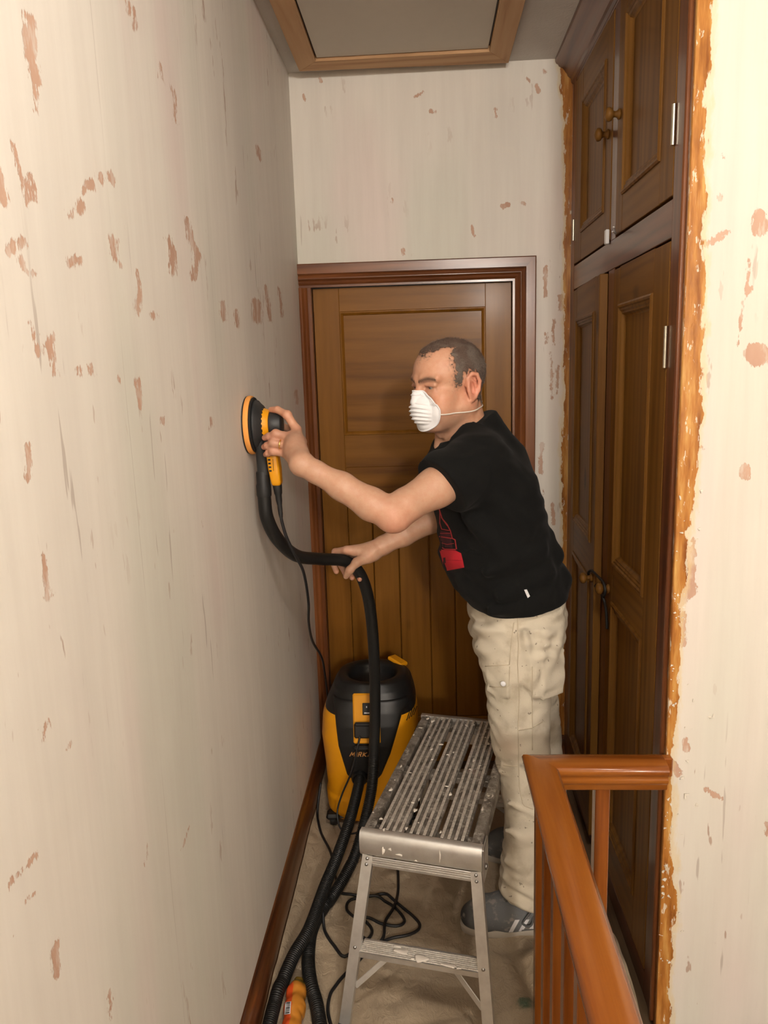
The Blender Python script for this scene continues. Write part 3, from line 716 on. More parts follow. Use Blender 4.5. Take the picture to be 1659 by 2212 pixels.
# --- right arm
Sr, Er, Wr2 = np.array([.09, 2.235, 1.37]), np.array([.065, 2.285, 1.195]), np.array([-.172, 2.203, 1.086])
B.chain([Sr, (Sr + Er) / 2, Er], [.055, .051, .043], .03)
fd = Wr2 - Er
B.chain([Er, Er + fd * .25, Er + fd * .6, Er + fd * .87, Wr2], [.039, .040, .034, .0265, .0255], .015)
mc2 = [(-.247, 2.195, 1.094), (-.236, 2.212, 1.088), (-.221, 2.224, 1.079), (-.207, 2.226, 1.066)]
for p in mc2: B.cap(Wr2, p, .022, .0125, .016)
fing2 = [[mc2[0], (-.284, 2.222, 1.083), (-.294, 2.226, 1.052), (-.281, 2.204, 1.026)],
         [mc2[1], (-.264, 2.246, 1.066), (-.269, 2.240, 1.034), (-.253, 2.209, 1.014)],
         [mc2[2], (-.240, 2.256, 1.050), (-.247, 2.246, 1.018), (-.235, 2.212, 1.003)],
         [mc2[3], (-.218, 2.258, 1.035), (-.222, 2.246, 1.008), (-.212, 2.212, .998)]]
for f, s_ in zip(fing2, (1, 1, .98, .88)): B.chain(f, [.0118 * s_, .0102 * s_, .0094 * s_, .0082 * s_], .004)
B.chain([(-.186, 2.190, 1.072), (-.214, 2.163, 1.064), (-.236, 2.158, 1.041), (-.248, 2.169, 1.021)], [.020, .0125, .0110, .0092], .010)
# --- neck
NB = np.array([.115, 2.065, 1.40])
B.chain([hw(-.028, 0, -.05), hw(-.030, 0, -.095), NB], [.058, .058, .068], .03)
B.cap(hw(-.03, .058, -.05), hw(.022, .03, -.165), .013, .014, .018)
B.cap(hw(-.03, -.058, -.05), hw(.022, -.03, -.165), .013, .014, .018)
B.ell(hw(.034, 0, -.125), (.012, .012, .016), .012, R=HR3)
# --- head
E_ = lambda x, y, z, rx, ry, rz, k, op='add': B.ell(hw(x, y, z), (rx, ry, rz), k, op, HR3)
E_(-.012, 0, .030, .096, .0775, .085, .02)
E_(.028, 0, .032, .064, .067, .066, .02)
E_(.030, 0, -.050, .062, .060, .066, .03)
for s_ in (1, -1):
    B.cap(hw(-.004, s_ * .056, -.055), hw(.062, s_ * .026, -.098), .020, .018, .028)     # jaw
    E_(.052, s_ * .046, -.036, .028, .022, .024, .02)                                    # cheekbone
    E_(.058, s_ * .040, -.066, .026, .022, .026, .02)                                    # cheek
    B.cap(hw(.089, s_ * .012, .017), hw(.072, s_ * .050, .020), .0115, .009, .012)       # brow ridge
E_(.076, 0, -.100, .020, .024, .017, .02)
for s_ in (1, -1):
    E_(.093, s_ * .031, -.001, .017, .019, .0135, .012, 'sub')                           # socket
    B.cap(hw(.0835, s_ * .019, .0060), hw(.078, s_ * .046, .0036), .0052, .0054, .005)    # upper lid
    B.cap(hw(.081, s_ * .020, -.0095), hw(.076, s_ * .043, -.0085), .0042, .0046, .006)  # lower lid
    E_(.074, s_ * .033, -.020, .012, .016, .008, .008)                                   # bag below the eye
B.chain([hw(.090, 0, .010), hw(.099, 0, -.018), hw(.105, 0, -.036)], [.0085, .0095, .0112], .010)
for s_ in (1, -1): E_(.093, s_ * .013, -.040, .012, .008, .009, .006)
B.cap(hw(.092, -.02, -.066), hw(.092, .02, -.066), .007, .007, .008); B.cap(hw(.090, -.018, -.076), hw(.090, .018, -.076), .0075, .0075, .008)
# --- ears
for s_ in (1, -1):
    o = lambda a, b, c: hw(-.014 + a, s_ * (.0735 + b), -.012 + c)
    Rx = np.array([HF * .93 + HL * s_ * .25 * 1.0, HL * s_ * .93 - HF * .25, HZ]); Rx[0] /= np.linalg.norm(Rx[0]); Rx[1] /= np.linalg.norm(Rx[1])
    B.ell(o(-.004, .005, 0), (.021, .008, .036), .006, R=Rx)
    rim = [o(.013, .002, .006), o(.012, .006, .024), o(.000, .011, .035), o(-.014, .0135, .032), o(-.022, .014, .014), o(-.019, .012, -.008), o(-.009, .008, -.024), o(.003, .004, -.033)]
    B.ell(o(-.003, .013, .006), (.0125, .007, .022), .004, 'sub', R=Rx)
    B.chain(rim, [.0042, .0046, .0048, .0050, .0048, .0046, .0055, .0065], .003)
    B.chain([o(.002, .009, .022), o(-.010, .010, .010), o(-.010, .009, -.008)], [.003, .0034, .003], .004)
    B.ell(o(.010, .004, -.004), (.004, .005, .007), .003, R=HR3)
    B.ell(o(-.001, .010, -.006), (.007, .006, .010), .003, 'sub', R=Rx)
V, F = B.mesh(); del B
V = relax(V, F, 4, .5); N = normals(V, F)
Lc = np.stack([(V - HC) @ HF, (V - HC) @ HL, (V - HC) @ HZ], 1)      # head coordinates
skin = np.tile(np.array([.545, .325, .215]), (len(V), 1))
def tint(w, c):
    global skin
    skin = skin * (1 - w[:, None]) + np.array(c) * w[:, None]
inhead = sstep(V[:, 2], 1.40, 1.47) * (Lc[:, 0] > -.2)
tint(inhead * .75, (.60, .325, .205))
for s_ in (1, -1):
    tint(.75 * np.exp(-(((Lc - (-.02, s_ * .085, -.012)) / (.03, .022, .045)) ** 2).sum(1)), (.66, .25, .17))
    tint(.55 * np.exp(-(((Lc - (.062, s_ * .045, -.035)) / (.03, .03, .025)) ** 2).sum(1)), (.66, .28, .175))
    tint(.55 * np.exp(-(((Lc - (.085, s_ * .031, -.004)) / (.02, .024, .013)) ** 2).sum(1)), (.40, .20, .13))
tint(.6 * np.exp(-(((Lc - (.108, 0, -.03)) / (.02, .02, .025)) ** 2).sum(1)), (.68, .25, .16))
tint(inhead * .35 * sstep(Lc[:, 2], .02, .05) * (Lc[:, 0] > .03), (.66, .37, .25))
stub = sstep(-Lc[:, 2], .05, .085) * sstep(Lc[:, 0], -.02, .02) * (Lc[:, 2] > -.15)
tint(stub * .55 * inhead, (.30, .19, .135))
for p, r, w_ in [(El + (.01, -.02, -.03), .05, .6)] + [(q, .016, .5) for f in fing + fing2 for q in f[:3]] + [(f[3], .012, .6) for f in fing + fing2]:
    tint(w_ * blob(V, p, r), (.64, .285, .19))
# eyebrows and hairline are colour on the skin; the hair itself is a child mesh
hx, hy, hz = Lc.T; ay = np.abs(hy)
nz = vnoise(V, 90) * .014 + vnoise(V, 300) * .022
front = np.where(ay < .030, .066 + .012 * np.cos(ay / .030 * 1.2), np.where(ay < .052, .066 - (ay - .030) / .022 * .050, .016 + sstep(ay, .052, .064) * .022))
front = np.where((hz < .072) & (ay > .045), .036, front)
low = np.where(hx < -.036, -.052 - .012 * sstep(-hx, .05, .09), np.where(hx < .010, .024, -.010))
m = np.minimum((front - hx) , (hz - low) * .9) + nz
m = np.where(hz < -.08, -1, m)
onear = (ay > .0845) & (hx > -.045) & (hx < .01) & (hz < .03)
hair = sstep(m, -.010, .018) * (~onear) * inhead
top = sstep(hz, .085, .112)
tint(hair * (.72 - .30 * top), (.135, .085, .062))
for s_ in (1, -1):
    t_ = np.clip((hy * s_ - .010) / .042, 0, 1); zc = .0140 + .0085 * np.sin(t_ * 2.4) - .002 * t_
    brow = np.exp(-((hz - zc) / .0056) ** 2) * (hy * s_ > .007) * (hy * s_ < .054) * (hx > .05)
    tint(brow * (.9 + vnoise(V, 500) * .5).clip(0, 1), (.075, .045, .03))
    tint(.7 * np.exp(-((Lc - (.081, s_ * .031, -.0015)) ** 2 / np.array([.012, .015, .0028]) ** 2).sum(1)), (.14, .07, .05))
body = mesh_obj('body', V, F, SK.m, person, {'tone': skin.clip(0, 1)})
bvh_body = BVHTree.FromPolygons(V.tolist(), F.tolist())
# --- cropped hair: a thin cap that follows the scalp plus short strands
hm = hair > .45
Fh = F[hm[F].all(1)]
u_, Vh, Fh2 = compact(V, Fh)
off = .0003 + .0030 * sstep(hair[u_], .1, 1.) * (1 - .45 * top[u_])
Vh = Vh + N[u_] * (off + vnoise(Vh, 220) * .0016)[:, None]
grey = sstep(vnoise(Vh, 60) + .25 * (np.abs(hy[u_]) > .05), -.1, .5)
hcol = np.array([.175, .118, .09]) * (1 - grey[:, None]) + np.array([.25, .20, .165]) * grey[:, None]
hcol = hcol * (1 - .35 * top[u_][:, None]) + np.array([.27, .165, .12]) * .35 * top[u_][:, None]
hair_o = mesh_obj('hair', Vh, Fh2, HR.m, person, {'tone': hcol}, label='short cropped greying brown hair')
rs = np.random.RandomState(3)
sel = rs.choice(len(u_), 9000); p0 = V[u_][sel] + N[u_][sel] * .001
fl_ = np.cross(N[u_][sel], HL); fl_ = np.where((fl_ @ HF)[:, None] > 0, fl_, -fl_) * .3 - HZ * .5 + N[u_][sel] * .75 + rs.randn(9000, 3) * .25
fl_ /= np.linalg.norm(fl_, axis=1)[:, None]; sd = np.cross(fl_, rs.randn(9000, 3)); sd /= np.linalg.norm(sd, axis=1)[:, None]
ln = (.0055 + .004 * rs.rand(9000)) * (.5 + .5 * hair[u_][sel])
SV = np.stack([p0 - sd * .00045, p0 + sd * .00045, p0 + fl_ * ln[:, None]], 1).reshape(-1, 3)
so = mesh_obj('hair_strands', SV, np.arange(27000).reshape(-1, 3), HR.m, hair_o, {'tone': np.repeat(hcol[sel], 3, 0)}, smooth=False); so['kind'] = 'stuff'
# forearm hair is only a faint fuzz in the photo: left to the skin bump
# --- eyes
EYE, a_ = vcol_mat('eye', .12); EYE.col(a_)
gz = np.array([-.93, -.28, -.22]); gz /= np.linalg.norm(gz)
for s_ in (1, -1):
    c = hw(.0715, s_ * .0315, -.001); t = np.linspace(0, PI, 25)
    mb = MB(); mb.lathe([(.0118 * math.sin(a), .0118 * math.cos(a)) for a in t], c, gz, 24)
    VV = np.vstack(mb.v); cs = ((VV - c) @ gz) / .0118
    tn = np.where(cs[:, None] > .965, (.01, .01, .01), np.where(cs[:, None] > .86, (.10, .10, .09), (.26, .21, .18)))
    Fq = np.array([f for f in mb.f if len(f) == 4]); mesh_obj('eye', VV, Fq, EYE.m, person, {'tone': tn})
# --- wedding ring
GOLD = plain('gold', (.85, .55, .20), .25, metal=1.0)
ra, rb = np.array(fing[2][0]), np.array(fing[2][1]); ax_ = (rb - ra) / np.linalg.norm(rb - ra)
MB().lathe([(.0108, -.002), (.0125, -.002), (.0128, 0), (.0125, .002), (.0108, .002)], ra + (rb - ra) * .52, ax_, 24, cap=False).build('ring', GOLD, person, smooth=True, label='gold ring')

# ---------------------------------------------------------------- clothes
def loft(vol, levels, yaw=0.0, k=.01, e=2.3, op='add'):
    L = np.array(levels, float); ca, sa = math.cos(yaw), math.sin(yaw); rm = L[:, 3:5].max()
    lo = (L[:, 1].min() - rm, L[:, 2].min() - rm, L[0, 0]); hi = (L[:, 1].max() + rm, L[:, 2].max() + rm, L[-1, 0])
    def fn(x, y, z):
        cx, cy, rx, ry = [np.interp(z, L[:, 0], L[:, i]) for i in (1, 2, 3, 4)]
        px, py = x - cx, y - cy; a = np.abs(px * ca + py * sa) / rx; b = np.abs(-px * sa + py * ca) / ry
        d = ((a ** e + b ** e) ** (1 / e) - 1) * np.minimum(rx, ry) * .95
        return np.maximum(d, np.maximum(L[0, 0] - z, z - L[-1, 0]))
    vol.apply(lo, hi, fn, k, op)
CLOTH, a_ = vcol_mat('black_cotton', .92, spec=.15)
CLOTH.col(a_); CLOTH.bump(CLOTH.math('ADD', CLOTH.noise(CLOTH.pos((1, 1, 1)), 900, 2), CLOTH.noise(CLOTH.pos((1, 1, 1)), 60, 3)), .25, .002)
CLOTH.b.inputs['Sheen Weight'].default_value = .03
yw = math.radians(18)
T = Vol(steps((-.10, .44, .0042)), steps((1.735, 2.40, .0045)), steps((.90, 1.53, .0042)))
loft(T, [(.90, .252, 2.10, .128, .178), (.95, .246, 2.10, .128, .180), (1.0, .222, 2.10, .150, .186), (1.05, .206, 2.098, .156, .186), (1.10, .190, 2.09, .156, .184), (1.17, .177, 2.085, .143, .183),
         (1.25, .160, 2.08, .143, .188), (1.33, .139, 2.075, .140, .185), (1.38, .122, 2.07, .114, .165), (1.42, .112, 2.07, .085, .125), (1.455, .112, 2.07, .066, .085), (1.49, .116, 2.07, .055, .065)], yw)
up = El - Sh; ul = np.linalg.norm(up); ud = up / ul
T.chain([Sh + (.01, .02, .0), Sh + ud * .06, Sh + ud * .125, Sh + ud * .21], [.066, .0665, .0650, .0640], .05)
ur = Er - Sr; urd = ur / np.linalg.norm(ur)
T.chain([Sr + (-.01, -.02, 0), Sr + urd * .06, Sr + urd * .16, Sr + urd * .24], [.062, .062, .064, .066], .05)
T.cap((.12, 1.99, 1.425), (.13, 1.94, 1.40), .045, .05, .05); T.cap((.10, 2.15, 1.425), (.09, 2.20, 1.40), .045, .05, .05)
T.cap((.16, 2.07, 1.445), (.20, 2.075, 1.37), .05, .07, .05)
# folds gathered at the lower back and pulled across the side
for a, b, r in [((.318, 2.03, 1.155), (.325, 2.16, 1.165), .020), ((.338, 2.02, 1.113), (.342, 2.17, 1.118), .021), ((.362, 2.04, 1.04), (.36, 2.17, 1.045), .026),
                ((.29, 1.945, 1.15), (.15, 1.90, 1.10), .014), ((.31, 1.955, 1.08), (.18, 1.905, 1.03), .013), ((.30, 1.95, 1.02), (.16, 1.92, .985), .012),
                ((.16, 1.895, 1.30), (.25, 1.93, 1.20), .016), ((.10, 1.90, 1.24), (.20, 1.905, 1.13), .014)]:
    T.cap(a, b, r, r * .7, .03)
W0 = ((-.3, 1.7, .8), (.6, 2.5, 1.6))
ux = np.array([.118, 2.08, .946]); T.plane(ux, (.16, 0, -.985), (-.2, 1.7, .8), (.6, 2.5, 1.05), .006)
sh_c = Sh + ud * .124
T.plane(sh_c, ud + np.array([0, 0, -.25]), (-.2, 1.7, 1.15), (.16, 1.945, 1.5), .004)
T.plane(Sr + urd * .165, urd, (-.1, 2.17, 1.05), (.25, 2.45, 1.215), .004)
T.plane((.10, 2.06, 1.458), (-.52, -.10, .85), (.015, 1.985, 1.40), (.3, 2.16, 1.56), .005)
T.torus((.094, 2.055, 1.452), (-.52, -.10, .85), .066, .0058, .006)
# hollow sleeve end and body opening
V, F = T.mesh(); del T
V = relax(V, F, 6, .5); N = normals(V, F)
w1 = V @ np.array([.55, .25, .8]); w2 = V @ np.array([-.35, .3, .88])
fold = np.sin(w1 * 95 + vnoise(V, 11) * 7) * np.clip(vnoise(V, 8) + .2, 0, 1) * .0055 + np.sin(w2 * 130 + vnoise(V, 14) * 6) * np.clip(vnoise(V + 3, 9) + .12, 0, 1) * .004
V = V + N * (fold * sstep(V[:, 2], .93, .97) + vnoise(V, 30) * .002)[:, None]
tone = np.tile(np.array([.006, .0062, .006]), (len(V), 1))
for p, r in [((.16, 1.91, 1.17), .003), ((.10, 1.93, 1.06), .004)]: tone += np.array([.12, .12, .12]) * blob(V, p, r)[:, None]
# slightly lighter hem stitching
shirt = mesh_obj('t_shirt', V, F, CLOTH.m, person, {'tone': tone}, label='black cotton t-shirt')
bvh_shirt = BVHTree.FromPolygons(V.tolist(), F.tolist())
CAMP = np.array([0, 0, CAMZ])
def onto(bvh, P, off):
    out = []
    for p in P:
        d = np.array(p, float) - CAMP; L = np.linalg.norm(d); d /= L
        h = bvh.ray_cast(Vector(CAMP + d * (L - .35)), Vector(d), .9)
        if h[0] is None: out.append(None)
        else: out.append(np.array(h[0]) - d * off)
    return out
def decal(mb, bvh, quad, nu, nv, off=.0015):
    """quad: 4 world points (roughly near the surface); laid on the surface as a fine patch"""
    q = [np.array(p, float) for p in quad]; P = []
    for i in range(nu + 1):
        for j in range(nv + 1):
            s_, t_ = i / nu, j / nv; P.append((q[0] * (1 - s_) + q[1] * s_) * (1 - t_) + (q[3] * (1 - s_) + q[2] * s_) * t_)
    R_ = onto(bvh, P, off); idx = {}; VV = []; FF = []
    for k, r in enumerate(R_):
        if r is not None: idx[k] = len(VV); VV.append(r)
    for i in range(nu):
        for j in range(nv):
            k = [i * (nv + 1) + j, (i + 1) * (nv + 1) + j, (i + 1) * (nv + 1) + j + 1, i * (nv + 1) + j + 1]
            if all(c in idx for c in k):
                pts = np.array([VV[idx[c]] for c in k])
                if np.ptp(pts, axis=0).max() < .06: FF.append([idx[c] for c in k])
    if FF: mb.raw(VV, FF)
def PX(x, y, Yp):
    """a point of the depth plane Y = Yp, read off the photograph's measured grid"""
    d = np.array(right_v) * (x - 829.5) / 1640.4 - np.array(up_v) * (y - 1106) / 1640.4 + np.array(fwd_v); t = Yp / d[1]
    return CAMP + d * t
right_v, up_v, fwd_v = (0.99807657, 0.05371072, -0.03095682), (0.02045828, 0.18601499, 0.9823339), (-0.0585203, 0.98107777, -0.18455837)
REDP = plain('red_print', (.50, .012, .025), .75, var=.15); PINKL = plain('red_print_lines', (.42, .03, .035), .75)
DKP = plain('dark_red_print', (.05, .006, .012), .85, var=.3)
mb = MB()
for q in [((949, 1187), (984, 1189), (988, 1210), (955, 1210)), ((984, 1189), (996, 1195), (1000, 1211), (988, 1210)), ((955, 1210), (1000, 1211), (1003, 1226), (960, 1234))]:
    decal(mb, bvh_shirt, [PX(x, y, 1.98) for x, y in q], 8, 6)
mb.build('shirt_print', REDP, shirt, smooth=True, label='bright red block of the shirt print')
mb = MB()
def pline(pts, wd):
    for (x0, y0), (x1, y1) in zip(pts[:-1], pts[1:]):
        L = math.hypot(x1 - x0, y1 - y0); nx, ny = -(y1 - y0) / L * wd / 2, (x1 - x0) / L * wd / 2; ex, ey = (x1 - x0) / L * .5, (y1 - y0) / L * .5
        decal(mb, bvh_shirt, [PX(x, y, 1.98) for x, y in ((x0 - nx - ex, y0 - ny - ey), (x1 - nx + ex, y1 - ny + ey), (x1 + nx + ex, y1 + ny + ey), (x0 + nx - ex, y0 + ny - ey))], max(2, int(L / 5)), 1, .0022)
pline([(948, 1098), (955, 1120), (966, 1133), (973, 1147), (977, 1163), (983, 1166), (986, 1186)], 2.4)
pline([(950, 1102), (950, 1130), (954, 1143), (970, 1146)], 2.0); pline([(951, 1152), (972, 1152)], 1.4); pline([(949, 1159), (976, 1163)], 2.2); pline([(948, 1163), (950, 1180), (960, 1186), (984, 1187)], 2.0)
pline([(953, 1118), (966, 1136)], 1.3); pline([(951, 1172), (966, 1176), (980, 1174)], 1.2)
mb.build('shirt_print', PINKL, shirt, smooth=True, label='thin red outlines of the shirt print')
mb = MB(); decal(mb, bvh_shirt, [PX(x, y, 1.98) for x, y in ((957, 1205), (962, 1204), (963, 1216), (958, 1217))], 3, 3, .0024); mb.build('shirt_print', DKP, shirt, label='small dark mark on the red print')
mb = MB(); decal(mb, bvh_shirt, [PX(x, y, 1.98) for x, y in ((951, 1146), (972, 1150), (978, 1184), (951, 1182))], 5, 6, .0012)
mb.build('shirt_print', DKP, shirt, smooth=True, label='dark red areas of the shirt print')
mb = MB(); decal(mb, bvh_shirt, [PX(x, y, 1.95) for x, y in ((1132, 1274), (1138, 1273), (1145, 1288), (1140, 1292))], 2, 3, .003)
mb.build('size_tag', WHITEP, shirt, label='small white hem tag')

# ---- trousers
TRO, a_ = vcol_mat('painters_canvas', .9, spec=.15)
st_ = TRO.rng(TRO.noise(TRO.pos((1, 1, 1)), 16, 4, .6), .5, .72, 0, 1, True)
c_ = TRO.mix(TRO.math('MULTIPLY', st_, .6), a_, (.40, .34, .25))
sp_ = TRO.rng(TRO.noise(TRO.pos((1, 1, 1)), 75, 2, .5), .70, .73, 0, 1)
c_ = TRO.mix(TRO.math('MULTIPLY', sp_, .7), c_, (.16, .12, .09))
sp2 = TRO.rng(TRO.noise(TRO.pos((1.3, 1.3, 1)), 62, 2, .5), .745, .76, 0, 1)
c_ = TRO.mix(TRO.math('MULTIPLY', sp2, .6), c_, (.80, .78, .72))
TRO.col(c_); TRO.bump(TRO.math('ADD', TRO.noise(TRO.pos((1, 1, 1)), 800, 2), TRO.math('MULTIPLY', TRO.noise(TRO.pos((1, 1, .6)), 34, 4), 1.5)), .35, .003)
Q = Vol(steps((.08, .47, .0042)), steps((1.86, 2.38, .0046)), steps((.03, 1.02, .0044)))
loft(Q, [(.80, .236, 2.095, .105, .165), (.86, .243, 2.10, .124, .172), (.94, .246, 2.10, .130, .172), (1.02, .235, 2.10, .130, .165)], yw * .5, .04)
loft(Q, [(.055, .263, 1.992, .078, .070), (.10, .262, 1.99, .080, .074), (.16, .262, 1.99, .075, .070), (.25, .264, 1.99, .068, .066), (.36, .268, 1.99, .068, .066), (.47, .257, 1.993, .074, .072), (.54, .250, 1.997, .077, .076), (.64, .242, 2.0, .085, .083), (.74, .240, 2.01, .091, .09), (.84, .240, 2.02, .105, .098), (.92, .242, 2.03, .115, .10)], 0, .035, 2.15)
loft(Q, [(.05, .365, 2.285, .080, .072), (.16, .366, 2.28, .075, .068), (.36, .345, 2.265, .068, .066), (.54, .318, 2.24, .078, .076), (.74, .275, 2.20, .094, .09), (.92, .250, 2.17, .12, .10)], 0, .035, 2.15)
# pockets, flaps, seams (front side facing the camera)
Q.box((.178, 1.944, .775), (.036, .004, .032), .003, .006, R=[(.75, -.66, 0), (.66, .75, 0), (0, 0, 1)])
Q.box((.325, 1.945, .80), (.042, .005, .065), .003, .005, R=[(.80, .60, 0), (-.60, .80, 0), (0, 0, 1)])
Q.cap((.350, 1.985, .945), (.30, 1.94, .915), .006, .006, .02)
for a, b, r, k in [((.245, 1.912, .93), (.275, 1.918, .76), .006, .02), ((.30, 1.935, .92), (.26, 1.915, .78), .010, .02), ((.34, 1.96, .90), (.28, 1.925, .76), .010, .02),
                ((.19, 1.945, .535), (.29, 1.935, .515), .007, .012), ((.185, 1.95, .515), (.28, 1.935, .500), .006, .012), ((.20, 1.94, .34), (.29, 1.93, .30), .006, .014), ((.20, 1.945, .24), (.30, 1.925, .19), .009, .018), ((.195, 1.95, .19), (.29, 1.925, .145), .009, .018), ((.19, 1.955, .145), (.26, 1.92, .12), .008, .016), ((.205, 1.93, .43), (.275, 1.925, .40), .005, .012)]:
    Q.cap(a, b, r, r * .8, k)
Q.plane((.18, 1.99, .108), (-.14, 0, -1), (.1, 1.86, .0), (.40, 2.12, .14), .004)
Q.cap((.265, 1.992, .03), (.275, 1.992, .11), .060, .055, .006, 'sub')
V, F = Q.mesh(); del Q
V = relax(V, F, 4, .5); N = normals(V, F)
w1 = V @ np.array([.25, -.1, .95]); w2 = V @ np.array([-.5, .1, .86])
low_ = sstep(-V[:, 2], -.45, -.10); hi_ = sstep(V[:, 2], .72, .9)
fold = np.sin(w1 * 150 + vnoise(V, 13) * 8) * np.clip(vnoise(V, 9) + .18, 0, 1) * (.005 + .008 * low_) + np.sin(w2 * 120 + vnoise(V, 10) * 8) * np.clip(vnoise(V + 5, 8) + .15, 0, 1) * (.004 + .007 * hi_)
V = V + N * (fold + vnoise(V, 26) * .003)[:, None]
tone = np.tile(np.array([.60, .54, .43]), (len(V), 1))
k_ = np.clip(vnoise(V, 7) * 2, -1, 1)[:, None]; tone = tone * (1 + .10 * k_)
for p, r, c, w_ in [((.19, 1.92, .74), .05, (.42, .38, .28), .35), ((.20, 1.93, .60), .03, (.50, .30, .20), .3), ((.18, 1.93, .56), .04, (.40, .33, .24), .4), ((.25, 1.92, .545), .010, (.12, .10, .09), .6), ((.237, 1.92, .548), .006, (.12, .10, .09), .6), ((.16, 1.93, .63), .03, (.42, .36, .28), .4), ((.34, 1.95, .83), .02, (.30, .25, .20), .5), ((.21, 1.93, .30), .05, (.45, .38, .29), .4)]:
    b_ = (w_ * blob(V, p, r))[:, None]; tone = tone * (1 - b_) + np.array(c) * b_
trousers = mesh_obj('trousers', V, F, TRO.m, person, {'tone': tone.clip(0, 1)}, label='cream painter trousers with pockets and paint stains')
bvh_tr = BVHTree.FromPolygons(V.tolist(), F.tolist())
MB().lathe([(0, 0), (.007, 0), (.0075, .001), (.006, .0028), (0, .003)], PX(1087, 1477, 1.915), (-.3, -.95, 0), 14).build('pocket_button', WHITEP, trousers, smooth=True)
# stitched seams down the leg
mb = MB()
for pts in ([(1118, 1330), (1120, 1400), (1118, 1435), (1122, 1500), (1119, 1570), (1120, 1640), (1122, 1700), (1130, 1740), (1152, 1748)], [(1035, 1440), (1100, 1436)], [(1058, 1483), (1099, 1485), (1101, 1440)], [(1150, 1440), (1150, 1620)], [(1110, 1345), (1106, 1372), (1100, 1436)], [(1072, 1652), (1118, 1656)], [(1120, 1578), (1150, 1572), (1172, 1558)]):
    q = resample([PX(x, y, 1.95) for x, y in pts], .012); R_ = [r for r in onto(bvh_tr, q, .0002) if r is not None]
    if len(R_) > 3: mb.tube(R_, .0014, 5)
so = mb.build('seam', plain('seam_thread', (.50, .43, .32), .9), trousers, smooth=True)
# ---- shoes
SHOE, a_ = vcol_mat('grey_mesh_shoe', .85, spec=.25)
SHOE.col(SHOE.mix(SHOE.math('MULTIPLY', SHOE.rng(SHOE.noise(SHOE.pos((1, 1, 1)), 40, 3), .55, .65), .5), a_, (.42, .38, .33))); SHOE.bump(SHOE.noise(SHOE.pos((1, 1, 1)), 700, 2), .5, .0015)
SOLE = plain('pale_rubber_sole', (.42, .38, .32), .7)
def shoe(x0, y0, ang, detail):
    sh = bpy.data.objects.new('shoe', None); link(sh); sh.parent = person; sh.location = Vector((x0, y0, 0)) - person.location; sh.empty_display_size = .05
    f = np.array([-math.cos(ang), -math.sin(ang), 0]); l = np.array([f[1], -f[0], 0])   # f: toe direction
    w_ = lambda a, b, c: np.array([x0, y0, 0]) + f * a + l * b + np.array([0, 0, c])
    G = Vol(steps((x0 - .33, x0 + .06, .0036)), steps((y0 - .11, y0 + .11, .0036)), steps((.0, .16, .0034)))
    G.chain([w_(.262, .0, .045), w_(.225, .0, .052), w_(.15, 0, .066), w_(.07, 0, .085), w_(.02, 0, .085)], [.034, .044, .046, .044, .040], .03)
    G.cap(w_(.02, 0, .05), w_(.16, 0, .05), .044, .046, .03); G.cap(w_(.045, 0, .10), w_(.03, 0, .14), .040, .036, .03)
    G.plane(w_(0, 0, .016), (0, 0, -1), (x0 - .4, y0 - .2, -.1), (x0 + .2, y0 + .2, .06), .006)
    V, F = G.mesh(); V = relax(V, F, 4)
    tn = np.tile(np.array([.155, .16, .165]), (len(V), 1)); fr = (V - np.array([x0, y0, 0])) @ f
    tn = tn * (1 - .6 * sstep(fr, .268, .288))[:, None]
    up_ = mesh_obj('upper', V, F, SHOE.m, sh, {'tone': tn}); bv = BVHTree.FromPolygons(V.tolist(), F.tolist())
    t = np.linspace(0, 2 * PI, 40, endpoint=False); a_ = .128 + .168 * np.cos(t); b_ = (.044 + .006 * np.cos(t * 1 + .2) - .010 * np.exp(-((a_ - .12) / .05) ** 2)) * np.sign(np.sin(t)) * np.abs(np.sin(t)) ** .75
    ring = np.stack([w_(a, b, 0) for a, b in zip(a_, b_)]); c = ring.mean(0)
    secs = [c + (ring - c) * s_ + (0, 0, z) for s_, z in ((.93, .0), (.99, .004), (1.0, .014), (1.01, .022), (.97, .027), (.88, .028))]
    MB().sweep(secs).build('sole', SOLE, sh, autosmooth=50)
    if detail:
        mb = MB()
        for k in range(3):
            xs = .150 - .028 * k
            decal(mb, bv, [w_(xs + .018 , -.06, .030 + .002 * k), w_(xs + .006, -.06, .030 + .002 * k), w_(xs - .016, -.06, .075), w_(xs - .003, -.06, .075)], 3, 8, .0014)
        if mb.v: mb.build('stripe', WHITEP, sh, label='three white stripes')
        mb = MB()
        for k in range(5):
            a = .165 - .020 * k
            q = [r for r in onto(bv, [w_(a + .004 * math.cos(j), (j / 10 - .5) * .062, .16) for j in range(11)], 0)]
            hits = []
            for j in range(11):
                h = bv.ray_cast(Vector(w_(a + .006 * math.sin(j * .6), (j / 10 - .5) * .060, .2)), Vector((0, 0, -1)), .3)
                if h[0] is not None: hits.append(np.array(h[0]) + (0, 0, .002))
            if len(hits) > 4: mb.tube(hits, .0032, 6)
        for sg in (1, -1): mb.tube(catmull([w_(.085, -.012, .112), w_(.10, -.045 * sg - .01, .10), w_(.125, -.058 * sg, .062), w_(.10, -.062 * sg, .06), w_(.088, -.03 * sg, .108)], 6), .003, 6)
        mb.build('laces', plain('grey_laces', (.10, .10, .10), .9), sh, smooth=True)
    return sh
shoe(.365, 1.985, math.radians(3), True)
shoe(.450, 2.296, math.radians(-2), False)
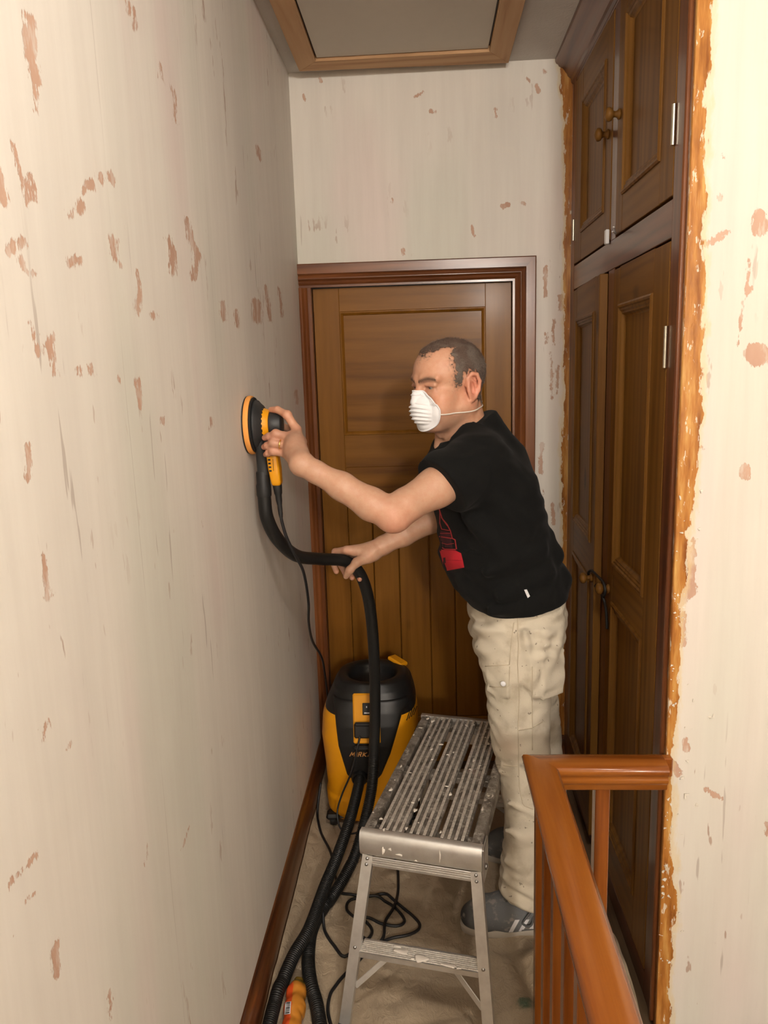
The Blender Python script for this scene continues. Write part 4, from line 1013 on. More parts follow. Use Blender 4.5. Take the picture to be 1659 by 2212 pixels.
# ---- dust mask
MASKM = M('mask_fibre', .85, color=(.80, .80, .82), spec=.2); MASKM.bump(MASKM.noise(MASKM.pos((1, 1, 1)), 500, 3), .3, .0015)
nr, nt = 34, 96; VV = []
for i in range(nr + 1):
    rho = i / nr
    for j in range(nt):
        t = 2 * PI * j / nt; yy = .060 * rho * math.cos(t); zz = .053 * rho * math.sin(t); 
        if zz > 0: yy *= 1 - .32 * (zz / .053) ** 1.5
        dep = .063 * (1 - rho ** 2.3) ** .62 if rho < 1 else 0
        amp = max(0, 1 - (rho / .86) ** 6) * sstep(np.array(zz), -.055, -.045) * (1 - sstep(np.array(zz), .020, .026)) * (1 - .85 * sstep(np.array(abs(yy)), .030, .040))
        dep += .0034 * float(amp) * math.sin((zz + .25 * yy * yy / .05) * 2 * PI / .0108)
        if zz > .026 and rho < .95: dep += .003 * float(sstep(np.array(zz), .026, .032))
        xm = .058 + dep - 7.0 * (yy ** 2) - 3.0 * max(0, -zz - .03) ** 2 + .10 * max(0, zz)
        hit = bvh_body.ray_cast(Vector(hw(.25, yy, -.060 + zz)), Vector(-HF), .3)
        if hit[0] is not None: xm = max(xm, float((np.array(hit[0]) - HC) @ HF) + .0030 + .003 * (zz > .015))
        VV.append(hw(xm, yy, -.060 + zz))
FF = []
for i in range(nr):
    for j in range(nt): FF.append((i * nt + j, (i + 1) * nt + j, (i + 1) * nt + (j + 1) % nt, i * nt + (j + 1) % nt))
VV = np.array(VV); FF = np.array(FF)
# rim flange
mk = mesh_obj('dust_mask', VV, FF, MASKM.m, person, label='white moulded dust mask with ribs')
so_ = mk.modifiers.new('thick', 'SOLIDIFY'); so_.thickness = .0018; so_.offset = -1
rim_ = VV[nr * nt:]; MB().tube(np.vstack([rim_, rim_[:1], rim_[1:2]]), .0022, 8).build('mask_rim', MASKM.m, mk, smooth=True)
MB().tube(VV[int(.84 * nr) * nt + int(nt * .17):int(.84 * nr) * nt + int(nt * .34)] + HF * .0006, .0017, 6).build('nose_clip', MASKM.m, mk, smooth=True)
STRAP = plain('white_elastic', (.72, .66, .58), .8)
mb = MB()
for sg in (1, -1):
    pts = [VV[nr * nt + (nt - 3 if sg > 0 else nt // 2 + 3)], hw(.035, sg * .0665, -.071), hw(.0, sg * .075, -.072), hw(-.035, sg * .0685, -.070), hw(-.066, sg * .047, -.068), hw(-.090, sg * .0, -.067)]
    q = []
    for p in catmull(pts, 8):
        h = bvh_body.find_nearest(Vector(p)); n_ = np.array(h[1]); c0 = np.array(h[0]); 
        dd = (p - c0) @ n_; q.append(p if dd > .002 else c0 + n_ * .002)
    mb.tube(q, .0018, 6)
mb.build('mask_strap', STRAP, mk, smooth=True)
# ================================================================ DUST SHEET, PACKET, SMALL THINGS
xs, ys = np.arange(XL + .020, .505, .008), np.arange(.9, 2.87, .008)
gx, gy = np.meshgrid(xs, ys, indexing='ij'); PV = np.stack([gx.ravel(), gy.ravel(), np.zeros(gx.size)], 1)
h = .0015 + .014 * np.clip(vnoise(PV * (1.6, 1, 1) + 4, 7) + .1, 0, 1) * np.abs(np.sin(PV[:, 0] * 26 + PV[:, 1] * 6 + vnoise(PV, 5) * 7))
h += .010 * np.clip(vnoise(PV, 9), 0, 1) * np.abs(np.sin(PV[:, 1] * 30 - PV[:, 0] * 8 + vnoise(PV + 2, 6) * 6))
h += .026 * sstep(PV[:, 0], .14, .24) * np.abs(np.sin((PV[:, 0] * 1.0 + .18 * PV[:, 1]) * 46 + vnoise(PV, 6) * 4)) * sstep(-PV[:, 1], -2.15, -1.8)
h += .012 * sstep(-PV[:, 0], .40, .44) + vnoise(PV, 30) * .003 + .0035 * np.abs(np.sin(PV[:, 0] * 70 + PV[:, 1] * 25 + vnoise(PV, 8) * 9)) * np.clip(vnoise(PV + 7, 6) + .2, 0, 1)
flat_ = np.ones(len(PV))
for q, r in (((-.24, 1.60), .05), ((.14, 1.53), .05), ((.22, 1.985), .16), ((.33, 2.29), .16), ((-.23, 2.62), .26)): flat_ *= sstep(np.hypot(PV[:, 0] - q[0], PV[:, 1] - q[1]), r * .6, r)
h *= 1.5
PV[:, 2] = np.clip(.0012 + (h - .0012) * (.10 + .90 * flat_) - .0015 * (1 - flat_), .0006, 1)
i = np.arange((len(xs) - 1) * (len(ys) - 1)); m_ = len(ys); a = (i // (m_ - 1)) * m_ + i % (m_ - 1); SF = np.stack([a, a + m_, a + m_ + 1, a + 1], 1)
tone = np.tile(np.array([.42, .335, .235]), (len(PV), 1)) * (1 + .12 * np.clip(vnoise(PV, 5) * 2, -1, 1))[:, None]
gr = sstep(-np.hypot((PV[:, 0] - .218) / 1.6, PV[:, 1] - 1.665) + vnoise(PV, 60) * .02, -.022, -.010); tone = tone * (1 - gr[:, None] * .8) + np.array([.05, .12, .085]) * gr[:, None] * .8
SHEET, a_ = vcol_mat('canvas_sheet', .95, spec=.1)
SHEET.col(SHEET.mix(SHEET.math('MULTIPLY', SHEET.rng(SHEET.noise(SHEET.pos((1, 1, 1)), 12, 4, .65), .5, .7), .35), a_, (.30, .235, .165))); SHEET.bump(SHEET.math('ADD', SHEET.math('MULTIPLY', SHEET.noise(SHEET.pos((1, 1, 1)), 600, 2), .1), SHEET.noise(SHEET.pos((1.5, 1, 1)), 22, 5, .6, 1.5)), .6, .012)
ds = mesh_obj('dust_sheet', PV, SF, SHEET.m, None, {'tone': tone}); tag(ds, 'crumpled beige canvas dust sheet covering the whole landing floor', 'dust sheet')
bvh_s = BVHTree.FromPolygons(PV.tolist(), SF.tolist())
def lay(P, r):
    """lift points that would sink into the dust sheet"""
    P = np.array(P); r = np.broadcast_to(np.asarray(r), (len(P),)); need = np.zeros(len(P))
    for k, p in enumerate(P):
        if p[2] > .09: continue
        h_ = bvh_s.ray_cast(Vector((p[0], p[1], .5)), Vector((0, 0, -1)), 1.0)
        if h_[0] is not None: need[k] = max(0, h_[0].z + r[k] - p[2])
    ker = np.array([1, 2, 3, 2, 1.]); ker /= ker.sum(); sm = np.maximum(need, np.convolve(np.pad(need, 2, mode='edge'), ker, 'valid')); P[:, 2] += sm
    return P
# ================================================================ SANDER, HOSE, CORDS
SY, SZ, SX = 1.949, 1.489, XL + .0015
sander = thing('orbital_sander', (SX + .05, SY, SZ), 'yellow and black round orbital sander pressed flat against the scraped wall by a hand', 'sander')
PADB = plain('black_backing', (.008, .008, .008), .7)
def disc(name, prof, mat, n=48, **k): return MB().lathe(prof, (SX, SY, SZ), (1, 0, 0), n).build(name, mat, sander, autosmooth=38, **k)
disc('abrasive_disc', [(0, .0), (.0735, .0), (.0742, .0015), (.0735, .003), (0, .003)], PADB)
disc('foam_pad', [(0, .003), (.0738, .003), (.0752, .006), (.0750, .012), (.0735, .0155), (0, .0158)], ORANGEF, label='orange foam pad')
disc('backing_plate', [(0, .0158), (.0705, .0158), (.0715, .018), (.0700, .0205), (0, .0208)], PADB)
disc('shroud', [(0, .0208), (.063, .0208), (.0645, .024), (.0625, .029), (.056, .034), (.050, .041), (.046, .043), (0, .043)], GREYP)
disc('motor_ring', [(0, .036), (.0440, .036), (.0445, .039), (.0425, .045), (.0395, .052), (.0375, .056), (.036, .058), (0, .058)], YELLOWP, label='yellow motor ring')
for k in range(22):
    a = 2 * PI * k / 22; c_, s_ = math.cos(a), math.sin(a)
    MB().box((-.0022, -.0034, -.002), (.0022, .0034, .0012), .0004, ((SX + .0425, SY + .0438 * c_, SZ + .0438 * s_), (1, 0, 0), (0, -s_, c_), (0, c_, s_))).build('vent_slot', PADB, sander)
disc('grip_cap', [(0, .057), (.0315, .057), (.0325, .060), (.0315, .070), (.0300, .080), (.0275, .0865), (.022, .0895), (0, .0905)], GREYP)
# dust outlet running down along the wall
def rect_sec(cx, cy, z, rx, ry, n=20, e=2.6):
    t = np.linspace(0, 2 * PI, n, endpoint=False); c_, s_ = np.cos(t), np.sin(t)
    return np.stack([cx + rx * np.sign(c_) * np.abs(c_) ** (2 / e), cy + ry * np.sign(s_) * np.abs(s_) ** (2 / e), np.full(n, z)], 1)
ox = SX + .0305
MB().sweep([rect_sec(ox + .002, SY, z, rx, ry) for z, rx, ry in ((1.452, .016, .036), (1.43, .0165, .030), (1.41, .016, .022), (1.385, .0158, .017), (1.36, .0158, .0162))]).build('dust_outlet', GREYP, sander, autosmooth=40)
MB().lathe([(0, 0), (.0185, 0), (.0195, .004), (.0195, .028), (.0178, .036), (.0178, .062), (.0165, .066), (0, .066)], (ox, SY, 1.302), (0, 0, 1), 24).build('hose_cuff', BLACKR, sander, autosmooth=40)
# electronics housing
hs = [(1.452, -.418, .020, .022), (1.43, -.404, .016, .021), (1.412, -.401, .0145, .020)]
MB().sweep([rect_sec(x, SY - .004, z, rx, ry) for z, x, rx, ry in hs]).build('handle_neck', GREYP, sander, autosmooth=40)
MB().sweep([rect_sec(x, SY - .004, z, rx, ry, 24, 5) for z, x, rx, ry in ((1.415, -.4005, .0130, .0190), (1.413, -.400, .0150, .0215), (1.375, -.3965, .0155, .0215), (1.340, -.3935, .0130, .0195), (1.334, -.393, .0112, .0175), (1.332, -.393, .009, .015))]).build('control_housing', YELLOWP, sander, autosmooth=40, label='yellow control housing')
for k in range(5):
    z = 1.408 - .0095 * k
    MB().box((-.410 + .0006 * k, SY - .0272, z), (-.4035 + .0006 * k, SY - .0235, z + .0042), .0005).build('vent_slot', PADB, sander)
MB().box((-.3965, SY - .0268, 1.372), (-.3955, SY - .0245, 1.402), .0003).build('housing_seam', PADB, sander)
MB().lathe([(0, 0), (.0120, 0), (.0120, .012), (.0105, .03), (.0085, .035), (.0080, .05), (.0062, .062), (.0058, .085), (.0045, .095), (0, .096)], (-.3935, SY - .004, 1.340), (.06, .0, -1), 18).build('cord_gland', BLACKR, sander, autosmooth=40)

def ribbed_tube(pts, r, pitch=.0058, amp=.0013, smooth_until=0.0, n=16):
    P = resample(pts, pitch / 4); d = np.r_[0, np.cumsum(np.linalg.norm(np.diff(P, axis=0), axis=1))]
    a = amp * sstep(d, smooth_until, smooth_until + .1); return P, r - a * .5 + a * np.cos(2 * PI * d / pitch)
HOSE, = (M('black_hose', .42, spec=.4),); HOSE.col((.011, .011, .0105)); HOSE.bump(HOSE.noise(HOSE.pos((1, 1, 1)), 300, 2), .15, .001)
hp_ = [(ox, SY, 1.315), (ox, SY, 1.295), (-.427, 1.955, 1.241), (-.409, 1.99, 1.176), (-.374, 2.06, 1.113), (-.321, 2.14, 1.082), (-.253, 2.197, 1.060), (-.216, 2.222, 1.020), (-.196, 2.25, .952), (-.187, 2.275, .864), (-.184, 2.30, .749), (-.187, 2.33, .583), (-.194, 2.33, .421), (-.208, 2.30, .25),
       (-.25, 2.21, .105), (-.285, 2.142, .052), (-.325, 2.060, .024), (-.360, 1.934, .021), (-.358, 1.829, .021), (-.338, 1.733, .021), (-.306, 1.645, .021), (-.26, 1.45, .021), (-.24, 1.25, .021), (-.30, 1.10, .021), (-.38, 1.18, .021), (-.420, 1.40, .022), (-.420, 1.60, .023), (-.416, 1.691, .032), (-.394, 1.795, .052), (-.362, 1.886, .066), (-.339, 2.041, .080), (-.311, 2.147, .110), (-.280, 2.255, .165), (-.262, 2.38, .205), (-.260, 2.45, .215)]
P, R_ = ribbed_tube(catmull(hp_, 14), .0180, smooth_until=1.15)
P = lay(P, .0185)
tag(MB().tube(P, R_, 16).build('dust_hose', HOSE.m, smooth=True), 'long black corrugated dust hose from the sander through the hand to the extractor', 'hose')
CORD = plain('black_cord', (.012, .012, .013), .45)
def cord(name, pts, r, label, **k):
    return tag(MB().tube(lay(resample(catmull(pts, 10), .008), r), r, 8).build(name, CORD, smooth=True), label, 'cable')
cord('sander_cord', [(-.388, SY - .004, 1.255), (-.387, 1.947, 1.235), (-.378, 1.955, 1.189), (-.361, 1.975, 1.134), (-.350, 2.03, 1.07), (-.353, 2.10, .965), (-.372, 2.20, .867), (-.388, 2.35, .752), (-.385, 2.50, .64), (-.40, 2.66, .52), (-.41, 2.80, .30), (-.40, 2.84, .03)], .0042, 'thin black power cord hanging from the sander down behind the extractor')
cord('vacuum_cord', [(-.425, 2.60, .10), (-.432, 2.55, .04), (-.427, 2.50, .006), (-.405, 2.42, .006), (-.355, 2.308, .006), (-.33, 2.20, .006), (-.31, 2.14, .006), (-.302, 2.113, .006), (-.26, 2.101, .006), (-.214, 2.098, .006), (-.163, 2.111, .006), (-.133, 2.082, .007), (-.063, 2.002, .006), (-.052, 1.964, .006), (-.084, 1.934, .006), (-.137, 1.919, .006), (-.19, 1.875, .006), (-.24, 1.80, .006), (-.259, 1.77, .006), (-.283, 1.72, .006), (-.283, 1.661, .006), (-.262, 1.60, .006), (-.22, 1.48, .006)], .0045, 'black power cable winding over the dust sheet from the extractor to the steps')
cord('extension_cable', [(-.226, 2.80, .006), (-.05, 2.60, .006), (-.132, 2.297, .006), (-.123, 2.204, .006), (-.12, 2.116, .008), (-.131, 2.041, .012), (-.153, 1.986, .010), (-.155, 1.919, .014), (-.18, 1.90, .006), (-.235, 1.95, .006), (-.218, 2.0, .006), (-.161, 1.978, .008), (-.117, 1.971, .006), (-.096, 1.994, .006), (-.12, 2.041, .006), (-.155, 2.073, .006), (-.191, 2.094, .013), (-.263, 2.08, .006), (-.274, 2.039, .006), (-.251, 2.007, .006), (-.21, 1.985, .006), (-.19, 1.94, .006), (-.23, 1.88, .006), (-.262, 1.848, .006), (-.292, 1.882, .006), (-.325, 1.93, .010), (-.336, 1.975, .050)], .0045, 'black extension cable coiled on the dust sheet under the aluminium steps')

# ================================================================ DUST EXTRACTOR
vac = thing('dust_extractor', (-.23, 2.62, 0), 'yellow and black wheeled dust extractor standing in the corner by the door', 'vacuum')
VX, VY = -.230, 2.62
BLV = [(.028, VX, VY, .158, .158), (.06, VX, VY, .166, .168), (.11, VX, VY, .168, .171), (.125, VX, VY, .163, .167), (.22, VX, VY, .167, .170), (.33, VX, VY, .176, .175), (.40, VX + .002, VY, .172, .170), (.445, VX + .004, VY, .162, .160)]
G = Vol(steps((-.43, -.03, .005)), steps((2.42, 2.83, .005)), steps((.0, .50, .005)))
loft(G, BLV, 0, .01, 3.2)
G.plane((0, VY, .44), (0, 0, 1), (-.5, 2.3, .3), (0, 2.9, .6), .03)
V, F = G.mesh(); V = relax(V, F, 4); mesh_obj('dust_container', V, F, YELLOWP, vac, label='yellow dust container'); bvh_c = BVHTree.FromPolygons(V.tolist(), F.tolist())
G = Vol(steps((-.43, -.03, .004)), steps((2.42, 2.83, .004)), steps((.30, .60, .004)))
loft(G, [(.425, VX + .004, VY, .166, .163), (.45, VX + .008, VY, .160, .157), (.48, VX + .012, VY, .150, .150), (.508, VX + .014, VY, .140, .140), (.524, VX + .015, VY, .126, .126), (.531, VX + .015, VY, .12, .12)], 0, .01, 2.9)
G.ell((VX + .012, VY - .008, .535), (.092, .092, .070), .02, 'sub')
G.torus((VX + .012, VY - .005, .520), (0, 0, 1), .108, .017, .02)
V, F = G.mesh(); V = relax(V, F, 4); mesh_obj('motor_head', V, F, BLACKP, vac, label='black motor head with ring handle')
poly = np.array([(-.362, .50), (-.345, .455), (-.333, .326), (-.307, .219), (-.278, .188), (-.210, .188), (-.183, .219), (-.150, .297), (-.104, .444), (-.07, .470), (-.09, .49), (-.34, .49)])
def polysd(px, pz):
    d = np.full(np.broadcast(px, pz).shape, 9.0); s_ = np.ones(d.shape); n = len(poly)
    for i in range(n):
        a, b = poly[i], poly[i - 1]; e = b - a; wx, wz = px - a[0], pz - a[1]
        t = np.clip((wx * e[0] + wz * e[1]) / (e @ e), 0, 1); d = np.minimum(d, (wx - e[0] * t) ** 2 + (wz - e[1] * t) ** 2)
        c1, c2, c3 = pz >= a[1], pz < b[1], e[0] * wz > e[1] * wx
        s_ = np.where((c1 & c2 & c3) | (~c1 & ~c2 & ~c3), -s_, s_)
    return s_ * np.sqrt(d)
G = Vol(steps((-.43, -.03, .004)), steps((2.41, 2.64, .004)), steps((.15, .54, .004)))
loft(G, [(z, cx, cy, rx + .009, ry + .009) for z, cx, cy, rx, ry in BLV] + [(.49, VX + .013, VY, .156, .154)], 0, .0, 3.2)
G.apply((-.45, 2.3, .1), (0, 2.7, .6), lambda x, y, z: np.broadcast_to(polysd(x, z), np.broadcast(x, y, z).shape), .012, 'int')
G.plane((0, 2.60, .3), (0, 1, 0), (-.5, 2.3, .1), (0, 2.9, .6), .01)
V, F = G.mesh(); V = relax(V, F, 4); mesh_obj('front_shield', V, F, BLACKP, vac, label='black tapering front shield'); bvh_v = BVHTree.FromPolygons(V.tolist(), F.tolist())
def front_y(x, z):
    h = bvh_v.ray_cast(Vector((x, 2.0, z)), Vector((0, 1, 0)), 1.0); return h[0].y if h[0] is not None else 2.45
y0, y1 = front_y(-.232, .478), front_y(-.232, .36); tn_ = math.atan2(y1 - y0, .145)
PF = (np.array((-.232, (y0 + y1) / 2 - .004, .4325)), np.array((1, 0, 0)), np.array((0, -math.sin(tn_), math.cos(tn_))), np.array((0, -math.cos(tn_), -math.sin(tn_))))
cp = bpy.data.objects.new('control_panel', None); link(cp); cp.parent = vac; cp.location = Vector(PF[0]) - vac.location
MB().box((-.044, -.088, -.006), (.050, .088, .004), .006, PF).build('panel_plate', YELLOWP, cp, label='yellow control plate')
MB().box((-.010, .014, .003), (.020, .056, .0085), .002, PF).build('rocker_switch', BLACKP, cp)
mb = MB(); mb.box((.003, .040, .0084), (.0065, .046, .0090), 0, PF); 
mb.build('switch_mark', WHITEP, cp)
MB().box((-.004, .020, .0084), (.014, .024, .0090), 0, PF).build('switch_mark', WHITEP, cp)
MB().box((-.040, -.064, .003), (.030, -.012, .020), .005, PF).build('socket_cover', BLACKP, cp)
MB().box((-.036, -.020, .016), (.028, -.006, .028), .004, PF).build('socket_flap', BLACKP, cp)
MB().box((-.044, -.108, -.004), (.036, -.092, .018), .006, PF).build('dial', BLACKR, cp)
# letters on the shield
LT = plain('tan_lettering', (.52, .24, .07), .5)
STROKES = {'M': [[(0, 0), (.2, 1), (.5, .3), (.8, 1), (1, 0)]], 'I': [[(.5, 0), (.5, 1)]], 'R': [[(0, 0), (0, 1), (.75, 1), (.85, .75), (.7, .5), (0, .5)], [(.4, .5), (.9, 0)]], 'K': [[(0, 0), (0, 1)], [(.9, 1), (.05, .45), (.95, 0)]], 'A': [[(0, 0), (.5, 1), (1, 0)], [(.2, .35), (.8, .35)]]}
lx = -.292
for ch, wd in zip('MIRKA', (.019, .007, .015, .016, .017)):
    mb = MB()
    for stq in STROKES[ch]:
        for (a0, b0), (a1, b1) in zip(stq[:-1], stq[1:]):
            p0 = np.array([lx + a0 * (wd - .004) + b0 * .005, b0 * .0150 + .296]); p1 = np.array([lx + a1 * (wd - .004) + b1 * .005, b1 * .0150 + .296])
            A_ = np.array([p0[0], front_y(p0[0], p0[1]) - .0012, p0[1]]); B_ = np.array([p1[0], front_y(p1[0], p1[1]) - .0012, p1[1]]); e = (B_ - A_) / np.linalg.norm(B_ - A_) * .001
            mb.bar(A_ - e, B_ + e, .0032 if ch != 'M' else .0028, .0014, (0, 1, 0), 0)
    mb.build('lettering', LT, vac)
    lx += wd + .0015
for k in range(7):
    q = [r for r in onto(bvh_c, [PX(878 + 5 * k, 1556 - 4 * k, 2.5), PX(882 + 5 * k, 1545 - 4 * k, 2.5), PX(885 + 5 * k, 1535 - 3 * k, 2.5)], 0) if r is not None]
    if len(q) == 3: MB().tube(q, .0022, 6).build('vent_slot', BLACKP, vac)
MB().box((-.035, -.022, -.006), (.035, .022, .010), .005, ((-.128, 2.705, .538), (.75, -.6, -.25), (.6, .78, -.1), (.2, -.1, .97))).build('latch', YELLOWP, vac, label='yellow latch')
for sx, sy in ((-1, -1), (1, -1), (-1, 1), (1, 1)):
    w_ = bpy.data.objects.new('castor', None); link(w_); w_.parent = vac; w_.location = (sx * .135, sy * .130, 0)
    cx, cy = VX + sx * .135, VY + sy * .130
    MB().lathe([(0, -.012), (.020, -.012), (.023, -.008), (.023, .008), (.020, .012), (0, .012)], (cx, cy, .0235), (1, 0, 0), 20).build('wheel', BLACKR, w_, autosmooth=40)
    MB().box((cx - .026, cy - .026, .028), (cx + .026, cy + .026, .050), .008).build('castor_mount', BLACKP, w_)
MB().box((VX - .12, VY - .152, .03), (VX + .12, VY + .12, .05), .01).build('chassis', BLACKP, vac)
MB().lathe([(0, 0), (.027, 0), (.028, .004), (.028, .022), (.024, .030), (.0195, .030), (.0195, .012), (0, .012)], (-.261, front_y(-.261, .215) + .012, .213), (0, -1, .04), 24).build('hose_inlet', BLACKP, vac, autosmooth=40)
cord('plug_lead', [(-.250, front_y(-.25, .38) - .026, .385), (-.262, 2.40, .34), (-.285, 2.385, .26), (-.318, 2.375, .185), (-.334, 2.36, .13), (-.322, 2.335, .085), (-.285, 2.32, .075), (-.235, 2.33, .09), (-.17, 2.37, .12)], .0032, 'thin black lead looping from the socket on the front of the extractor')

# ================================================================ ALUMINIUM STEP-UP PLATFORM
ALU = M('worn_aluminium', .38, metal=.85)
n1 = ALU.noise(ALU.pos((1, 1, 1)), 30, 4, .6); n2 = ALU.noise(ALU.pos((1, 1, 1)), 120, 3, .65)
c_ = ALU.mix(ALU.rng(n1, .3, .7), (.62, .60, .57), (.74, .73, .70))
pt = ALU.math('MULTIPLY', ALU.rng(n2, .66, .70, 0, 1), ALU.rng(n1, .45, .6, .15, 1))
c_ = ALU.mix(ALU.math('MULTIPLY', pt, .8), c_, (.62, .58, .52)); ALU.col(c_)
ALU.put(ALU.b.inputs['Metallic'], ALU.math('MULTIPLY', ALU.math('SUBTRACT', 1.0, pt), .85)); ALU.bump(n2, .1, .001)
DECK = M('paint_crusted_aluminium', .55, metal=.5)
g1 = DECK.noise(DECK.pos((1, 1, 1)), 55, 5, .7); g2 = DECK.noise(DECK.pos((1, 1, 1)), 150, 4, .7); g3 = DECK.noise(DECK.pos((1, 1, 1)), 14, 3, .6)
c_ = DECK.mix(DECK.rng(DECK.noise(DECK.pos((1, 1, 1)), 26, 4, .6), .35, .62), (.13, .11, .09), (.34, .31, .27))
c_ = DECK.mix(DECK.rng(g1, .56, .60, 0, .7), c_, (.52, .48, .42)); c_ = DECK.mix(DECK.rng(g1, .66, .68, 0, 1), c_, (.74, .70, .64)); c_ = DECK.mix(DECK.rng(DECK.noise(DECK.pos((1, 1, 1)), 95, 3, .6), .30, .34, .85, 0), c_, (.06, .05, .045))
c_ = DECK.mix(DECK.rng(g3, .66, .72, 0, .5), c_, (.55, .42, .37)); DECK.col(c_); DECK.put(DECK.b.inputs['Metallic'], DECK.rng(g2, .5, .6, .6, 0)); DECK.bump(DECK.math('ADD', g1, g2), .6, .003)
RIDGE = M('rubbed_ridge_aluminium', .45, metal=.55)
c_ = RIDGE.mix(RIDGE.rng(RIDGE.noise(RIDGE.pos((1, 1, 1)), 90, 4, .7), .38, .62), (.60, .56, .50), (.86, .82, .75)); RIDGE.col(RIDGE.mix(RIDGE.rng(RIDGE.noise(RIDGE.pos((1, 1, 1)), 60, 4, .7), .66, .70, 0, .7), c_, (.18, .16, .13)))
plat = thing('step_platform', (-.01, 2.0, 0), 'paint-spattered aluminium step-up work platform with folding legs on the dust sheet', 'platform')
po = np.array((-.181, 1.697, .0)); pu = np.array((.974, -.226, 0)); pw = np.array((.226, .974, 0)); pz = np.array((0, 0, 1.)); PM = (po, pu, pw, pz)
Wd, Ln, Ht = .296, .660, .5
pp = lambda a, b, c: po + pu * a + pw * b + pz * c
for a0, a1 in ((0, .026), (Wd - .026, Wd)):
    MB().box((a0, .008, Ht - .052), (a1, Ln, Ht - .001), .003, PM).build('side_rail', DECK.m, plat)
for b0 in (.018, Ln * .5 - .018, Ln - .05):
    MB().box((.024, b0, Ht - .030), (Wd - .024, b0 + .036, Ht - .012), .002, PM).build('cross_member', DECK.m, plat)
sl0 = .036
for k in range(3):
    a0 = sl0 + .0775 * k; sw = .067; prof = [(a0, Ht - .011)]
    for j in range(4):
        b = a0 + j * sw / 4
        prof += [(b + .0015, Ht - .0035), (b + .004, Ht - .0035), (b + .0048, Ht + .0005), (b + .0112, Ht + .0005), (b + .0122, Ht - .0035), (b + sw / 4 - .0005, Ht - .0035)]
    prof += [(a0 + sw, Ht - .011)]
    s_ = MB().prism(prof, .012, Ln - .010, (po, pu, pz, pw)).build('deck_slat', DECK.m, plat)
    for j in range(4):
        b = a0 + j * sw / 4 + .008
        MB().box((b - .0038, .014, Ht + .0004), (b + .0038, Ln - .012, Ht + .0014), .0005, PM).build('tread_ridge', RIDGE.m, s_)
capp = [(-.004, Ht + .001), (-.010, Ht - .006), (-.0125, Ht - .020), (-.0125, Ht - .040), (-.010, Ht - .056), (-.003, Ht - .064), (.006, Ht - .064), (.006, Ht - .050), (.012, Ht - .012), (.012, Ht + .001)]
MB().prism(capp, -.004, Wd + .004, (po, pw, pz, pu)).build('end_cap', ALU.m, plat, autosmooth=50)
MB().prism([(Ln - b, z) for b, z in capp], -.004, Wd + .004, (po, pw, pz, pu)).build('end_cap', ALU.m, plat, autosmooth=50)
def channel(mb, a, b, wid, dep, t, face):
    """U channel from a to b; face = direction of its web"""
    a = np.array(a, float); b = np.array(b, float); d = b - a; L = np.linalg.norm(d); d /= L
    f = np.array(face, float); f -= d * (f @ d); f /= np.linalg.norm(f); x = np.cross(d, f)
    pr = [(-wid / 2, 0), (wid / 2, 0), (wid / 2, -dep), (wid / 2 - t, -dep), (wid / 2 - t, -t), (-wid / 2 + t, -t), (-wid / 2 + t, -dep), (-wid / 2, -dep)]
    return mb.prism(pr, 0, L, (a, x, f, d))
for end in (0, 1):
    B_ = (lambda b: -b) if end == 0 else (lambda b: Ln + b)
    fc = -pw if end == 0 else pw
    tl_, tr_ = pp(.014, B_(.004), .436), pp(Wd - .012, B_(.004), .436); fl_, fr_ = pp(-.034, B_(.112), .0), pp(Wd + .036, B_(.098), .0)
    lg = lambda A, Bq, z: A + (Bq - A) * ((A[2] - z) / (A[2] - Bq[2]))
    for A, Bq in ((tl_, fl_), (tr_, fr_)):
        leg = channel(MB(), A, lg(A, Bq, .018), .027, .020, .003, fc).build('leg', ALU.m, plat)
        MB().bar(lg(A, Bq, .030), lg(A, Bq, .0) + 0, .031, .024, fc, .002).build('rubber_foot', BLACKR, leg)
        for zz in (.428, .414):
            MB().lathe([(0, 0), (.0045, 0), (.0038, .002), (0, .0028)], lg(A, Bq, zz) + fc * .0005, fc, 10).build('rivet', STEEL, leg, smooth=True)
        MB().lathe([(0, 0), (.0045, 0), (.0038, .002), (0, .0028)], lg(A, Bq, .215) + fc * .0005, fc, 10).build('rivet', STEEL, leg, smooth=True)
    a_, b_ = lg(tl_, fl_, .421), lg(tr_, fr_, .421)
    MB().bar(a_ + pu * .013 - fc * .004, b_ - pu * .013 - fc * .004, .026, .004, fc, .001).build('cross_bar', ALU.m, plat)
    for j in range(3): MB().bar(a_ + pu * .0135 - fc * .0017 + pz * (.006 - .006 * j), b_ - pu * .0135 - fc * .0017 + pz * (.006 - .006 * j), .0022, .0016, fc, 0).build('cross_bar_rib', ALU.m, plat)
    a_, b_ = lg(tl_, fl_, .208) + pu * .013, lg(tr_, fr_, .208) - pu * .013
    stp = MB(); q = -fc
    stp.prism([(-.004, -.014), (-.004, .0), (.046, .0), (.046, -.014), (.043, -.014), (.043, -.003), (-.001, -.003), (-.001, -.014)], 0, np.linalg.norm(b_ - a_), (a_, q, pz, (b_ - a_) / np.linalg.norm(b_ - a_)))
    so_ = stp.build('step_tread', ALU.m, plat)
    for j in range(7): MB().bar(a_ + q * (.003 + .006 * j) + pz * .0006, b_ + q * (.003 + .006 * j) + pz * .0006, .003, .0014, pz, 0).build('tread_ridge', RIDGE.m, so_)
    for A, Bq, sg in ((tl_, fl_, 1), (tr_, fr_, -1)):
        MB().bar(lg(A, Bq, .115) + pu * sg * .012 - fc * .012, lg(A, Bq, .200) + pu * sg * .095 - fc * .030, .014, .003, pw, .001).build('brace', ALU.m, plat)
